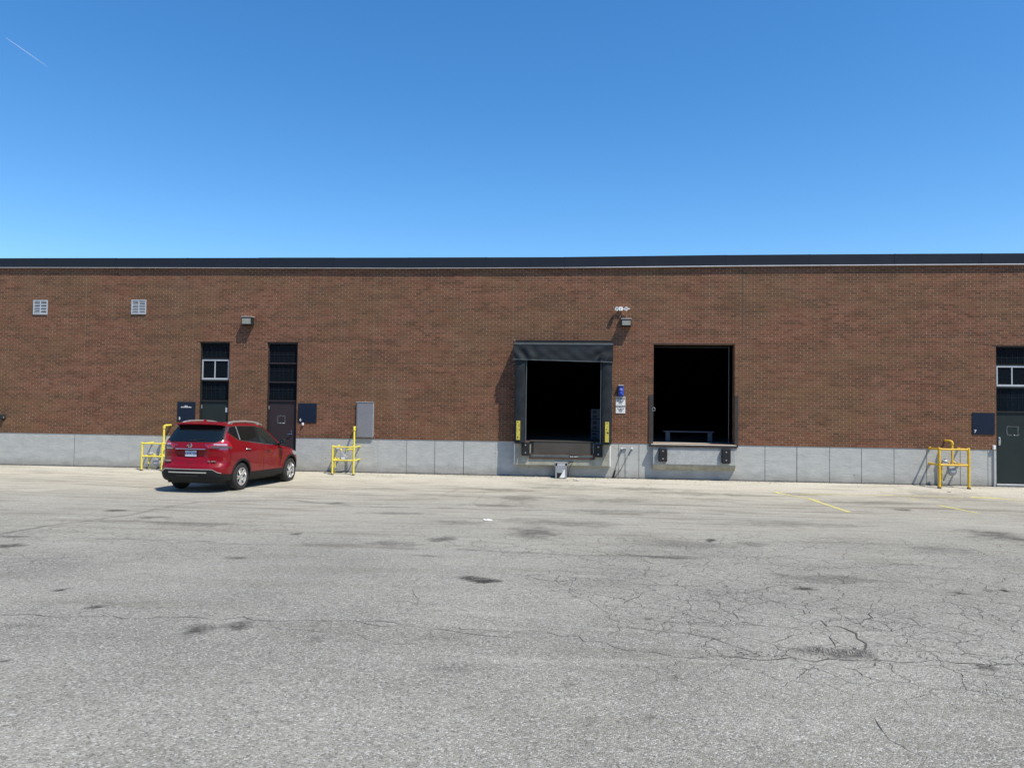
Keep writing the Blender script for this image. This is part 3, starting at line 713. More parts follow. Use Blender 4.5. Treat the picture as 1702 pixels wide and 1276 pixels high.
# second dock: steel-edged sill on a rough concrete pad
x0, x1 = P(1084, 760, -.19).x, P(1223.5, 760, -.19).x; z0 = P(1150, 776, -.19).z
m = MB(); m.box(x0 + .02, x1 - .01, -.185, -.001, z0 + .06, 1.035); d2 = m.build('dock_pad', PADW, B, bevel=.015)
m = MB(); m.prism([(-.178, z0 + .059), (-.001, z0 + .059), (-.001, z0 - .10), (-.055, z0 - .10), (-.15, z0 + .0)], x0 + .025, x1 - .015); m.build('pad_underside', PAD, d2)
m = MB(); m.box(x0 - .02, x1 + .01, -.215, -.186, .985, 1.065); m.build('edge_angle', BRNST, d2, bevel=.003)
m = MB(); m.prism([(-.213, 1.066), (.60, 1.092), (.60, 1.02), (-.18, 1.036)], x0 - .02, x1 + .01); m.build('sill', plain('pale_sill_concrete', (.60, .58, .52), .85, 0, .12, 5, .006), B)
# steel guards on both jambs
for (xa, xb, nm) in ((P(1078.5, 700, -.04).x, 2.139, 0), (4.521, P(1227, 700, -.04).x, 1)):
    m = MB(); m.box(xa, xb, -.045, -.013, 1.00, P(1083, 656).z); m.box(*((xb - .012, xb) if nm == 0 else (xa, xa + .012)), -.012, .14, 1.094, P(1083, 656).z)
    m.build('jamb_guard', BRNST, B, bevel=.004)
m = MB(); m.box(4.408, 4.418, .31, .34, 1.10, 4.03); m.build('door_track', PLGREY, B); m = MB(); m.box(2.2, 4.40, .305, .33, 3.98, 4.02); m.build('door_track', JAMB, B)
m = MB(); c = P(1086.5, 680, -.05); m.tube([(c.x + .0 + .045 * math.sin(t), -.05, c.z + .05 * math.cos(t)) for t in np.linspace(0, 6.0, 12)], .006, 6); m.build('chain_ring', GALV, B)

# black padded shelter
SY = -.46
S = thing('dock_shelter', 'black vinyl dock shelter with yellow marker strips around the left loading door', 'dock shelter', (0, 0, 0))
zb_ = P(860, 735, SY).z; zt = P(940, 599, SY).z
for (pa, pb) in ((855.5, 872.5), (1000.5, 1017.5)):
    xa, xb = P(pa, 660, SY).x, P(pb, 660, SY).x
    rows = []
    for z in np.linspace(zb_, zt + .3, 26):
        wv = .010 * math.sin(z * 7 + pa) + .006 * math.sin(z * 17)
        rows.append([(xa + .0 * wv, -.013, z), (xa + wv * .6, SY + .12, z), (xa + wv, SY + .02, z), (xa + .03, SY + wv, z), ((xa + xb) / 2, SY - .012 + wv * .7, z), (xb - .03, SY + wv, z), (xb + wv, SY + .02, z), (xb + .0, SY + .15, z), (xb, -.013, z)])
    o = MB().grid(rows); n = 9; o.f.append(tuple(range(n))); o.f.append(tuple(range(25 * n, 26 * n))); o.mi += [0, 0]
    side = o.build('side_pad', VINYL, S, smooth=40)
    ya, yb = (699, 731) if pa < 900 else (701, 735)
    ca_ = P((858.2 if pa < 900 else 1005.7), ya, SY - .03); cb_ = P((864.2 if pa < 900 else 1012), yb, SY - .03)
    st = MB(); n = 4
    for k in range(1): st.box(ca_.x, cb_.x, SY - .028, SY - .012, cb_.z, ca_.z)
    stripe = st.build('marker_strip', YELM, side, bevel=.003)
    mk = MB(); rr = random.Random(int(pa))
    for k in range(7):
        z = rr.uniform(cb_.z + .03, ca_.z - .03); x = rr.uniform(ca_.x + .02, cb_.x - .03); h = rr.uniform(.006, .02)
        mk.add([(x, SY - .0295, z - h), (x + .02 + rr.uniform(0, .02), SY - .0295, z - h * .6), (x + .018, SY - .0295, z + h), (x - .008, SY - .0295, z + h * .3)], [(0, 1, 2, 3)])
    mk.build('scuff', JAMB, stripe, fix=False)
xa, xb = P(874, 660, SY).x, P(876, 660, SY).x
m = MB(); m.box(xa - .005, xa + .020, SY + .02, SY + .04, zb_ + .02, zt + .05); m.build('edge_strip', HEMV, S)
xa = P(998.5, 660, SY).x
m = MB(); m.box(xa - .008, xa + .010, SY + .02, SY + .04, zb_ + .02, zt + .02); m.build('edge_strip', HEMV, S)
# head curtain with hanging folds
xa, xb = P(853.5, 580, SY).x, P(1019, 580, SY).x; z1 = P(935, 573, SY).z; zl, zr = P(855, 597, SY).z, P(1018, 602, SY).z
nx, nz = 90, 14; rows = []
for j in range(nz + 1):
    v = j / nz; r_ = []
    for i in range(nx + 1):
        u = i / nx; x = xa + (xb - xa) * u; z = z1 + (zl + (zr - zl) * u - z1) * v
        f1 = math.sin((u - .07) * 34 * (1 + .6 * v) - 5 * v) * math.exp(-((u - .12) / .13) ** 2) + math.sin((u - .85) * 26 + 7 * v) * math.exp(-((u - .86) / .13) ** 2)
        f2 = .45 * math.sin(u * 17 + v * 6) + .3 * math.sin(u * 41 - v * 9)
        y = SY - .020 - (.028 * f1 + .014 * f2) * math.sin(min(1, v * 1.2) * math.pi * .62) - .02 * v
        y -= .05 * math.exp(-((u - .885) / .028) ** 2 - ((v - .86) / .22) ** 2)
        r_.append((x, y, z))
    rows.append(r_)
back = [[(p[0], SY + .012, p[2]) for p in r_] for r_ in rows]
m = MB(); m.grid(rows); n = len(m.v); m.grid(back)
N = nx + 1
bot_i = [nz * N + i for i in range(N)]; 
for i in range(nx): m.f.append((nz * N + i, nz * N + i + 1, n + nz * N + i + 1, n + nz * N + i)); m.mi.append(0); m.f.append((i, i + 1, n + i + 1, n + i)); m.mi.append(0)
for j in range(nz):
    for e in (0, nx): m.f.append((j * N + e, (j + 1) * N + e, n + (j + 1) * N + e, n + j * N + e)); m.mi.append(0)
head = m.build('head_curtain', VINYL, S, smooth=60)
m = MB(); m.grid([[(p[0], p[1] - .006, p[2] + .012) for p in rows[-1]], [(p[0], p[1] - .007, p[2] - .012) for p in rows[-1]]]); m.build('bottom_hem', HEMV, head, fix=False)
m = MB(); m.box(xa, xb, SY - .032, SY - .004, z1 - .005, z1 + .045); m.build('top_hem', HEMV, head, bevel=.008)
zw = P(935, 567, 0).z + .01
m = MB(); m.prism([(SY, z1 + .02), (-.013, zw - .03), (-.013, zw - .16), (SY + .03, z1 - .10)], xa + .02, xb - .02); m.build('top_cover', VINYL, S)
m = MB(); m.box(xa + .03, xb - .02, -.06, -.013, zw - .028, zw + .012); m.build('wall_batten', VINYL, S)
m = MB(); c = P(1002, 592, SY - .08); m.lathe([(0, .085), (.02, .10), (.035, .085), (.037, .06)], (c.x, c.y, c.z), (0, -1, 0), 20); m.lathe([(0, .055), (.04, .05)], (c.x, c.y - .002, c.z), (0, -1, 0), 16); m.build('rolled_strap', RUB, head, smooth=40)
m = MB()
for i in range(9):
    z = zb_ + .2 + i * .36; m.box(P(855, 660, 0).x - .03, P(855, 660, 0).x - .004, -.04, -.013, z, z + .02)
build_split(m, 'fixing_clip', GALV, S)

# truck restraint standing on the ground at the dock
c = Gp(932, 796); tz = float(gz(c.y))
t = thing('truck_restraint', 'small pale steel truck restraint standing at the foot of the sheltered dock', 'truck restraint', (P(932.5, 785, -.3).x, -.19, float(gz(-.3))))
m = MB(); m.box(-.17, .17, -.02, .15, .0, .47); m.build('wall_plate', JAMB, t)
m = MB(); m.box(-.165, -.125, -.22, -.021, .0, .36); m.box(.125, .165, -.22, -.021, .0, .36); build_split(m, 'side_cheek', GALV, t, bevel=.006)
m = MB(); m.prism([(-.20, .40), (-.021, .44), (-.021, .18), (-.20, .16)], -.12, .12); m.build('hook_housing', METER, t, bevel=.01)
m = MB(); m.tube([(-.2, -.10, .46), (.2, -.10, .46)], .016); m.tube([(-.17, -.10, .46), (-.2, -.04, .34)], .014); m.tube([(.17, -.10, .46), (.2, -.04, .34)], .014); m.build('yoke_bar', GALV, t, smooth=40)
m = MB(); q4 = [(-.045, .02), (.115, .02), (.120, .27), (.085, .27), (.06, .20)]; m.add([(x_, -.228, z_) for x_, z_ in q4] + [(x_, -.215, z_) for x_, z_ in q4], [tuple(range(5)), tuple(range(9, 4, -1))] + [(i, i + 5, (i + 1) % 5 + 5, (i + 1) % 5) for i in range(5)]); m.build('front_guard', WHITE, t)
m = MB(); m.box(-.12, .12, -.20, -.022, .02, .155); m.build('inner_block', RUB, t)
m = MB(); m.tube([(.17, -.05, .42), (.26, -.05, .47), (.36, -.06, .50)], .012); m.tube([(.35, -.06, .50), (.25, -.07, .30), (.20, -.06, .02)], .008); m.build('power_cable', RUB, t, smooth=40)

# things inside the docks
GI = lambda px, py: G(px, py, 1.085)
c = P(990, 700, .9)
t = thing('storage_crate', 'pale storage crates stacked just inside the sheltered dock, right side', 'crate stack', (P(990.5, 700, .9).x, .9, 1.085))
for k, (za, zb2) in enumerate(((.03, .30), (.32, .68), (.70, 1.0))):
    m = MB(); hw = .155
    m.box(-hw, hw, .02, .34, za, zb2)
    cr = m.build('crate', CARD, t, bevel=.008)
    m = MB(); h = (zb2 - za)
    m.box(-hw + .05, .02, .010, .019, za + h * .55, za + h * .85); m.box(-hw + .05, .02, .010, .019, za + h * .12, za + h * .38); build_split(m, 'slot', BLACK, cr)
a1, a2 = P(1110, 728, 1.5), P(1180, 728, 1.5); ztop = P(1145, 716.5, 1.5).z
t = thing('workbench', 'dark bench with two wide pale legs just inside the bare open dock', 'bench', ((a1.x + a2.x) / 2, 1.5, 1.092))
L = (P(1188, 717, 1.5).x - P(1104, 717, 1.5).x) / 2
m = MB(); m.box(-L, L, -.02, .5, ztop - 1.092 - .035, ztop - 1.092); m.build('bench_top', WOOD, t, bevel=.004)
for sx in (-1, 1):
    cx_ = sx * (a2.x - a1.x) / 2; m = MB(); m.box(cx_ - .07, cx_ + .07, 0, .06, 0, ztop - 1.092 - .036); m.build('leg', WOOD, t)

# ------------------------------------------------------------------ things fixed to the wall
def vent(px0, px1, py0, py1, lb):
    a, b = P(px0, py1), P(px1, py0); t = thing('wall_vent', lb, 'vent', ((a.x + b.x) / 2, -.012, a.z), 'louvred vents high on the brick wall')
    W, H_ = (b.x - a.x) / 2, b.z - a.z; e = .035
    m = MB(); m.box(-W, W, -.03, -.0, 0, e); m.box(-W, W, -.03, 0, H_ - e, H_); m.box(-W, -W + e, -.03, 0, e + .001, H_ - e - .001); m.box(W - e, W, -.03, 0, e + .001, H_ - e - .001); m.box(-.018, .018, -.028, 0, e + .001, H_ - e - .001)
    m.build('frame', ALU, t, bevel=.003)
    MB().box(-W + e, W - e, -.004, -.001, e, H_ - e).build('backing', BLACK, t)
    m = MB(); n = 8; r = random.Random(int(px0)); pitch_ = (H_ - 2 * e) / n
    for k in range(n):
        for q_s in (-1, 1):
            xa_, xb_ = (-W + e + .001, -.019) if q_s < 0 else (.019, W - e - .001)
            z = e + pitch_ * (k + .25) + r.uniform(-.003, .003); sg = r.choice((0, 0, 0, 0, .012)); h_ = pitch_ * .44
            m.add([(xa_, -.024, z), (xb_, -.024, z - sg), (xb_, -.014, z + h_ - sg), (xa_, -.014, z + h_), (xa_, -.019, z), (xb_, -.019, z - sg), (xb_, -.009, z + h_ - sg), (xa_, -.009, z + h_)],
                  [(0, 1, 2, 3), (7, 6, 5, 4), (0, 4, 5, 1), (3, 2, 6, 7), (0, 3, 7, 4), (1, 5, 6, 2)])
    m.build('louvre', ALU, t)
vent(56, 80.5, 499, 523, 'square louvred vent farther left, high on the brick wall')
vent(219, 244, 498.5, 522.5, 'square louvred vent above and left of the doors, nearer the red car')

def wallpack(px0, px1, py0, py1, lb):
    a, b = P(px0, py1, -.2), P(px1, py0, -.2); t = thing('wall_lamp', lb, 'wall lamp', ((a.x + b.x) / 2, -.012, a.z), 'box lamps above the doors')
    W, H_ = (b.x - a.x) / 2, b.z - a.z
    m = MB(); m.prism([(0, 0), (0, H_), (-.22, H_), (-.22, H_ - .05), (-.205, 0)], -W, W); h = m.build('housing', JAMB, t, bevel=.006)
    m = MB(); m.prism([(-.222, H_ - .055), (-.228, H_ - .055), (-.214, .025), (-.206, .025)], -W + .025, W - .025); m.build('lens', LENS, t, bevel=.002)
    m = MB(); m.box(-W - .004, W + .004, -.226, -.0, H_ + .001, H_ + .012); m.build('lit_top', WHITE, h)  # white sheet stands for sunlight on the top edge of the housing
wallpack(401.5, 418.5, 526.5, 539.5, 'box lamp on the brick above the two narrow doors')
wallpack(1032.5, 1049.5, 530, 541.8, 'box lamp on the brick between the two loading docks')
# twin-head sensor light
c = P(1032, 513, -.12); t = thing('twin_flood_light', 'small white twin-headed light fixed above the box lamp between the docks', 'flood light', (c.x, -.012, c.z))
m = MB(); m.box(-.055, .055, -.09, 0, -.055, .055); bx_ = m.build('junction_box', WHITE, t, bevel=.006)
MB().box(-.018, .012, -.095, -.091, -.02, .03).build('sensor_eye', METER, bx_)
for s, ox in ((-1, -.125), (1, .155)):
    m = MB(); m.lathe([(0, .03), (.04, .055), (.10, .06), (.13, .058), (.131, .045), (.12, .04)], (ox, -.07, 0), (0, -1, -.12), 18); hd = m.build('lamp_head', WHITE, t, smooth=40)
    m = MB(); m.lathe([(0, .02), (.006, .012)], (ox, -.197, -.012), (0, -1, 0), 10); m.build('bulb', METER, hd)
    m = MB(); m.tube([(s * .055, -.05, 0), (ox, -.08, 0)], .012); m.build('arm', WHITE, t)
m = MB(); m.tube([(.20, -.08, 0), (.27, -.10, 0)], [.02, .008], 8); m.build('aiming_stub', WHITE, t)

def unit_sign(px0, px1, py0, py1, num, lb, words=None):
    a, b = P(px0, py1), P(px1, py0); t = thing('unit_sign', lb, 'sign', ((a.x + b.x) / 2, -.012, a.z), 'square navy unit signs beside the doors')
    W, H_ = (b.x - a.x) / 2, b.z - a.z
    MB().box(-W, W, -.02, -.001, 0, H_).build('panel', NAVY, t, bevel=.002)
    m = MB(); m.box(-W - .006, W + .006, -.016, -.0005, H_ + .0005, H_ + .008); m.box(-W - .008, -W - .0005, -.016, -.0005, 0, H_); m.box(W + .0005, W + .008, -.016, -.0005, 0, H_); m.build('rim', JAMB, t)
    text('number', num, .115, (-W + .075, -.0215, .085), WHITE, t, bold=.003)
    if words:
        text('lettering', words[0], .036, (.0, -.0215, H_ * .785), WHITE, t, bold=.002); text('lettering', words[1], .042, (.0, -.0215, H_ * .725), WHITE, t, bold=.002)
unit_sign(295.5, 325, 668, 699.5, '5', 'navy unit sign with a white 5 and company name, left of the narrow green door', ('UNIT 5', 'AUTODOORS INC.'))
unit_sign(496, 526.5, 670.5, 702, '6', 'navy unit sign with a white 6, right of the brown door')
unit_sign(1615.5, 1652, 686.5, 721.5, '7', 'navy unit sign with a white 7, right end of the wall')
# faded panel shapes left on sign 7
# caution sign and blue signal lamp
a, b = P(1023.3, 686.5), P(1039.3, 659.3); W, H_ = (b.x - a.x) / 2, b.z - a.z
t = thing('caution_sign', 'white caution sign with black bands and mirrored lower half, between the docks', 'sign', ((a.x + b.x) / 2, -.012, a.z))
MB().box(-W, W, -.012, -.001, 0, H_).build('panel', WHITE, t, bevel=.002)
m = MB(); m.box(-W + .008, W - .008, -.0145, -.0125, H_ - .085, H_ - .015); m.box(-W + .008, W - .008, -.0145, -.0125, H_ * .5 - .075, H_ * .5 - .010); build_split(m, 'band', BLACK, t)
text('lettering', 'CAUTION', .050, (.016, -.016, H_ - .050), WHITE, t, bold=.0015); text('lettering', 'CAUTION', .050, (-.016, -.016, H_ * .5 - .0425), WHITE, t, flip=True, bold=.0015)
for sx, z in ((-1, H_ - .05), (1, H_ * .5 - .0425)):
    x = sx * (W - .032); m = MB(); m.add([(x - .018, -.0155, z - .016), (x + .018, -.0155, z - .016), (x, -.0155, z + .018)], [(0, 1, 2)]); m.build('triangle', WHITE, t, fix=False)
text('lettering', 'ENTER ON\nGREEN\nONLY', .042, (0, -.0135, H_ * .675), BLACK, t, bold=.001); text('lettering', 'ENTER ON\nGREEN\nONLY', .042, (0, -.0135, H_ * .18), BLACK, t, flip=True, bold=.001)
a, b = P(1027.5, 658.5, -.05), P(1036.5, 641.5, -.05); W, H_ = (b.x - a.x) / 2, b.z - a.z
t = thing('signal_lamp', 'small blue dock signal lamp mounted just above the caution sign', 'signal lamp', ((a.x + b.x) / 2, -.012, a.z + .012))
m = MB(); m.box(-W, W, -.07, 0, 0, H_); h = m.build('housing', BLUEM, t, bevel=.015)
m = MB(); m.lathe([(0, .05), (.02, .045), (.03, .02)], (0, -.0705, H_ * .62), (0, -1, 0), 18); m.build('lens', BLUEL, t, smooth=40)
m = MB(); m.lathe([(0, .05), (.02, .045), (.03, .02)], (0, -.0705, H_ * .25), (0, -1, 0), 18); m.build('lens', BLUEM, t, smooth=40)
m = MB(); m.prism([(-.001, H_ + .001), (-.11, H_ - .01), (-.11, H_ + .0), (-.001, H_ + .03)], -W - .004, W + .004); m.build('hood', PLGREY, h)

# grey steel cabinet
a, b = P(592.8, 727.3), P(621.5, 669); t = thing('electrical_cabinet', 'plain grey steel wall cabinet on the brick right of the middle gas meter', 'cabinet', ((a.x + b.x) / 2, -.012, a.z))
W, H_ = (b.x - a.x) / 2, b.z - a.z
MB().box(-W, W, -.055, 0, 0, H_).build('box', PLGREY, t, bevel=.006)
MB().box(-W + .03, W - .03, -.064, -.0555, .03, H_ - .035).build('cabinet_door', PLGREY, t, bevel=.003)
m = MB(); m.box(-W - .004, W + .004, -.068, 0, H_ + .001, H_ + .016); build_split(m, 'rain_lip', ALU, t); m = MB(); m.box(W + .001, W + .010, -.05, -.002, .05, H_ - .02); build_split(m, 'hinge', ALU, t)
m = MB(); m.tube([(.06, -.012, H_ + .01), (.09, -.01, H_ + .10), (.11, -.01, H_ + .4)], .004, 6); m.build('thin_wire', CAULK, t)

# small white camera-like boxes on the brick
c = P(503.3, 704.8, -.04); t = thing('wall_buzzer', 'tiny white buzzer just under the unit sign with the 6', 'buzzer', (c.x, -.012, c.z - .04))
m = MB(); m.box(-.028, .028, -.06, 0, 0, .085); bb = m.build('case', WHITE, t, bevel=.012); MB().box(-.012, .012, -.064, -.0605, .02, .045).build('button', METER, t)
# hose end at the left edge
c = P(2, 693.5, -.1); t = thing('pipe_outlet', 'dark flanged pipe end sticking out of the brick at the left edge', 'pipe outlet', (c.x, -.012, c.z))
m = MB(); m.lathe([(0, .10), (.02, .10), (.025, .07), (.10, .07), (.101, .05)], (0, 0, 0), (0, -1, 0), 20); m.build('flange', JAMB, t, smooth=35)
m = MB(); m.tube([(-.3, -.07, -.01), (.07, -.07, .0)], .03); m.build('pipe', PLGREY, t, smooth=40)

# hose tap group on the concrete between the docks
t = thing('hose_tap', 'small tap with dark cables hanging down the concrete between the docks', 'tap', (P(1032, 745).x, -.002, 0))
q_ = lambda px, py, y=-.03: P(px, py, y) - t.location
m = MB(); m.tube([q_(1032.5, 745), q_(1041, 745)], .022); m.tube([q_(1051, 745), q_(1051, 745) + Vector((0, .03, 0))], .03); m.build('tap_body', METER, t, smooth=40)
m = MB(); m.lathe([(0, .028), (.02, .028)], q_(1033.5, 744.5, -.06), (0, -1, 0), 10); m.lathe([(0, .032), (.025, .03)], q_(1050.5, 744.5, -.05), (0, -1, 0), 10); build_split(m, 'tap_cap', WHITE, t)
for pts in (((1032.5, 746), (1032, 752), (1027, 765), (1023, 778), (1021, 790), (1019, 795)), ((1050, 746), (1046, 752), (1039, 766), (1033, 778), (1026, 788), (1019.5, 795.5)), ((1039.5, 746), (1039.8, 770), (1039.8, 796))):
    m = MB(); m.tube([q_(*p_, -.022) for p_ in pts], .008 if pts[0][0] != 1039.5 else .005, 8); m.build('cable', CABLE, t, smooth=50)
m = MB(); m.tube([q_(1022.5, 781, -.03), q_(1018.5, 796, -.03)], [.02, .035], 10); m.build('ground_sleeve', RUB, t, smooth=40)

# ------------------------------------------------------------------ gas meters and their pipe guards
def guard(xl, xr, ztop, zmid, depth, rad, mt, lb, feet=True):
    y = -depth; g0 = float(gz(y)); t = thing('pipe_guard', lb, 'pipe guard', ((xl + xr) / 2, y, g0), 'yellow pipe guards around the gas meters')
    h = (xr - xl) / 2; zt_, zm = ztop - g0, zmid - g0
    for s in (-1, 1):
        m = MB(); m.tube([(s * h, 0, -.1), (s * h, 0, zt_ + .02)], rad, 14); m.lathe([(0, rad * 1.0), (rad * .35, rad * .8), (rad * .55, rad * .3)], (s * h, 0, zt_ + .021), (0, 0, 1), 14); m.build('post', mt, t, smooth=40)
    for z in (zt_ - .01, zm):
        m = MB(); m.tube([(-h + rad, 0, z), (h - rad, 0, z)], rad * .72, 12)
        for s in (-1, 1): m.lathe([(0, rad * .95), (.05, rad * .95)], (s * (h - rad * .8), 0, z), (-s, 0, 0), 12)
        m.build('front_rail', mt, t, smooth=40)
        for s in (-1, 1):
            m = MB(); m.tube([(s * h, rad, z), (s * h, depth - .004, z)], rad * .72, 12); m.lathe([(0, rad * 1.1), (.03, rad * 1.1)], (s * h, depth - .035, z), (0, 1, 0), 12); m.build('side_rail', mt, t, smooth=40)
    if feet:
        for s in (-1, 1):
            m = MB(); m.lathe([(0, rad * 1.5), (.035, rad * 1.25)], (s * h, 0, 0.0), (0, 0, 1), 14); m.build('foot_collar', RUST, t)
    return t
gy = .58
def gpx(pl, pr, pt, pm): return P(pl, pt, -gy).x, P(pr, pt, -gy).x, P((pl + pr) / 2, pt, -gy).z, P((pl + pr) / 2, pm, -gy).z
guard(*gpx(236.3, 269.8, 736.5, 758.3), gy, .030, YEL, 'thin yellow pipe guard half hidden behind the red car')
guard(*gpx(553, 588.2, 742.3, 765), gy, .030, YEL, 'thin yellow pipe guard under the grey cabinet')
guard(*gpx(1561, 1610, 746.3, 773), gy, .038, YELD, 'thick golden yellow pipe guard near the door at the right end')

def gas_meter(cx_, zt_, zc, side, lb, mt, mmt, sc_=1., tall=None):
    y = -.26; g0 = float(gz(y)); t = thing('gas_meter', lb, 'gas meter', (cx_, y, g0), 'gas meters on the concrete base')
    zt_ -= g0; zc -= g0; rx, rw = side
    m = MB(); pts = [(rx, 0, zc + .12)] + [(rx, 0, zt_ - .05), (rx, .012, zt_ - .02), (rx + rw * .04, .04, zt_), (rx + rw * .08, .10, zt_), (rx + rw * .08, .246, zt_)]
    m.tube(pts, .030, 12); m.lathe([(0, .042), (.06, .042)], (rx, 0, zt_ - .10), (0, 0, 1), 12); m.build('riser_pipe', mt, t, smooth=40)
    m = MB(); r = .13 * sc_                       # the meter: a rounded two-chamber casting
    prof = [(-.085, .02), (-.085, r * .62), (-.07, r * .86), (-.02, r), (.02, r), (.07, r * .86), (.085, r * .62), (.085, .02)]
    m.lathe(prof, (0, -.02, zc - .06), (0, 1, 0), 24); m.box(-.11 * sc_, .11 * sc_, -.09, .05, zc + .0, zc + .07); mb_ = m.build('meter_body', mmt, t, smooth=35, bevel=.006)
    m = MB(); m.box(-.06, .06, -.112, -.107, zc - .10, zc - .04); m.build('dial', WHITE, mb_)
    m = MB()
    for s in (-1, 1): m.tube([(s * .08 * sc_, -.02, zc + .06), (s * .08 * sc_, -.02, zc + .15)], .022, 10); m.lathe([(0, .036), (.04, .036)], (s * .08 * sc_, -.02, zc + .075), (0, 0, 1), 8)
    build_split(m, 'union_fitting', METER, t, smooth=35)
    m = MB(); s = -1 if rx > 0 else 1
    m.tube([(s * .08 * sc_, -.02, zc + .15), (s * .08 * sc_ , -.02, zc + .19), (s * .16, -.02, zc + .20), (s * .26, -.02, zc + .20), (s * .28, -.02, zc + .16), (s * .28, -.02, -.03)], .022, 10); m.build('supply_pipe', mt, t, smooth=40)
    m = MB(); m.lathe([(-.03, .02), (-.028, .075), (0, .085), (.028, .075), (.05, .03), (.09, .025)], (s * .20, -.05, zc + .22), (0, -.3, 1), 20); m.build('regulator', METER, t, smooth=35)
    m = MB(); m.tube([(-s * .08 * sc_, -.02, zc + .15), (-s * .09, -.02, zc + .19), (rx, 0, zc + .20)], .024, 10); m.build('outlet_pipe', mt, t, smooth=40)
    m = MB(); m.tube([(s * .28 , -.06, .10), (s * .28, -.06, .16)], .04, 8); m.tube([(s*.20,-.06,.13),(s*.34,-.07,.13)], .012, 8); m.build('shut_off_valve', METER, t, smooth=40)
    return t
c = P(262, 757, -.26); zt_ = P(272.5, 706.5, -.2).z
gas_meter(c.x, zt_, P(262, 765, -.26).z, (P(272, 740, -.26).x - c.x, 1), 'gas meter with yellow riser, behind the left side of the red car', YEL, METER)
c = P(572, 757, -.26)
gas_meter(c.x, P(588, 710, -.2).z, P(572, 757, -.26).z, (P(588.5, 740, -.26).x - c.x, -.5), 'gas meter with tall yellow riser beside the grey cabinet', YEL, METER)
c = P(1581.5, 780, -.26)
gas_meter(c.x, P(1583, 732.5, -.2).z, P(1581, 779, -.26).z, (.02, -1), 'gas meter inside the thick golden guard at the right end', YELD, METER)

# ------------------------------------------------------------------ red car
def itp(tb):
    a = np.array(tb); return lambda z: float(np.interp(z, a[:, 0], a[:, 1]))
Wz = itp([(.27, .80), (.31, .865), (.45, .895), (.60, .905), (.80, .915), (.95, .918), (1.02, .912), (1.10, .895), (1.20, .868), (1.30, .835), (1.45, .775), (1.56, .725), (1.61, .69), (1.645, .63), (1.67, .52), (1.685, .36), (1.69, .18)])
XRz = itp([(.20, .22), (.28, .10), (.38, .03), (.50, .0), (.62, .0), (.665, .02), (.695, .075), (.74, .105), (.90, .125), (1.02, .115), (1.12, .12), (1.20, .15), (1.25, .185), (1.45, .36), (1.56, .47), (1.60, .50), (1.64, .52), (1.67, .62), (1.685, .85), (1.69, 1.1)])
XFz = itp([(.20, 4.40), (.30, 4.58), (.45, 4.66), (.62, 4.69), (.78, 4.67), (.88, 4.60), (.95, 4.45), (1.0, 4.2), (1.05, 3.9), (1.09, 3.62), (1.13, 3.47), (1.20, 3.36), (1.30, 3.19), (1.45, 2.92), (1.56, 2.68), (1.61, 2.52), (1.645, 2.36), (1.67, 2.15), (1.685, 1.9), (1.69, 1.6)])
RRz = itp([(.20, .42), (.60, .50), (1.1, .46), (1.3, .34), (1.6, .26), (1.69, .3)])
RFz = itp([(.20, .75), (.60, .85), (.95, 1.0), (1.05, 1.0), (1.15, .55), (1.3, .6), (1.6, .6), (1.69, .5)])
PR, PF = 3.0, 2.5
def halfw(x, z):
    w_ = Wz(z) * (1 - .035 * ((x - 2.2) / 2.3) ** 2)
    t = (x - XRz(z)) / RRz(z)
    if t < 1: w_ *= max(0, 1 - (1 - max(t, 0)) ** PR) ** (1 / PR)
    t = (XFz(z) - x) / RFz(z)
    if t < 1: w_ *= max(0, 1 - (1 - max(t, 0)) ** PF) ** (1 / PF)
    return w_
def recess(y, z):
    a = max(0, 1 - max(0, (abs(y) - .36) / .10)); b = min(1, max(0, (z - .80) / .07)) * min(1, max(0, (1.075 - z) / .03))
    return .045 * min(1, a) * b
def rearpt(a, z, s=-1, eps=0):               # a: 0 centre of the tail ... 1 where the flank begins
    th = a * math.pi / 2; x = XRz(z) + RRz(z) * (1 - max(0, math.cos(th)) ** (2 / PR)); y = Wz(z) * math.sin(th) ** (2 / PR)
    y *= (1 - .035 * ((x - 2.2) / 2.3) ** 2)
    nx_, ny_ = -math.cos(th), math.sin(th)
    return (x + recess(y, z) + nx_ * eps, s * (y + ny_ * eps), z)
def frontpt(a, z, s=-1, eps=0):
    th = a * math.pi / 2; x = XFz(z) - RFz(z) * (1 - max(0, math.cos(th)) ** (2 / PF)); y = Wz(z) * math.sin(th) ** (2 / PF) * (1 - .035 * ((x - 2.2) / 2.3) ** 2)
    return (x + math.cos(th) * eps, s * (y + math.sin(th) * eps), z)
def a_of_y(y, z):                            # inverse of rearpt for |y|
    return math.asin(min(1, max(0, (abs(y) / Wz(z) / .97))) ** (PR / 2)) / (math.pi / 2)
def sidept(x, z, s=-1, eps=0): return (x, s * (halfw(x, z) + eps), z)

carrot = thing('parked_car', 'red compact SUV parked nose to the wall in front of the two narrow doors', 'car')
hx = Vector((.199, 2.663, -.055)).normalized(); lf = Vector((0, 0, 1)).cross(hx).normalized(); uu = hx.cross(lf)
rr_ = CAM + ray(404.4, 791.4) * 18.97
orig = rr_ - hx * 1.0 + lf * .94 - uu * .362
Mc = Matrix((hx, lf, uu)).transposed().to_4x4(); Mc.translation = orig
carrot.matrix_world = Mc

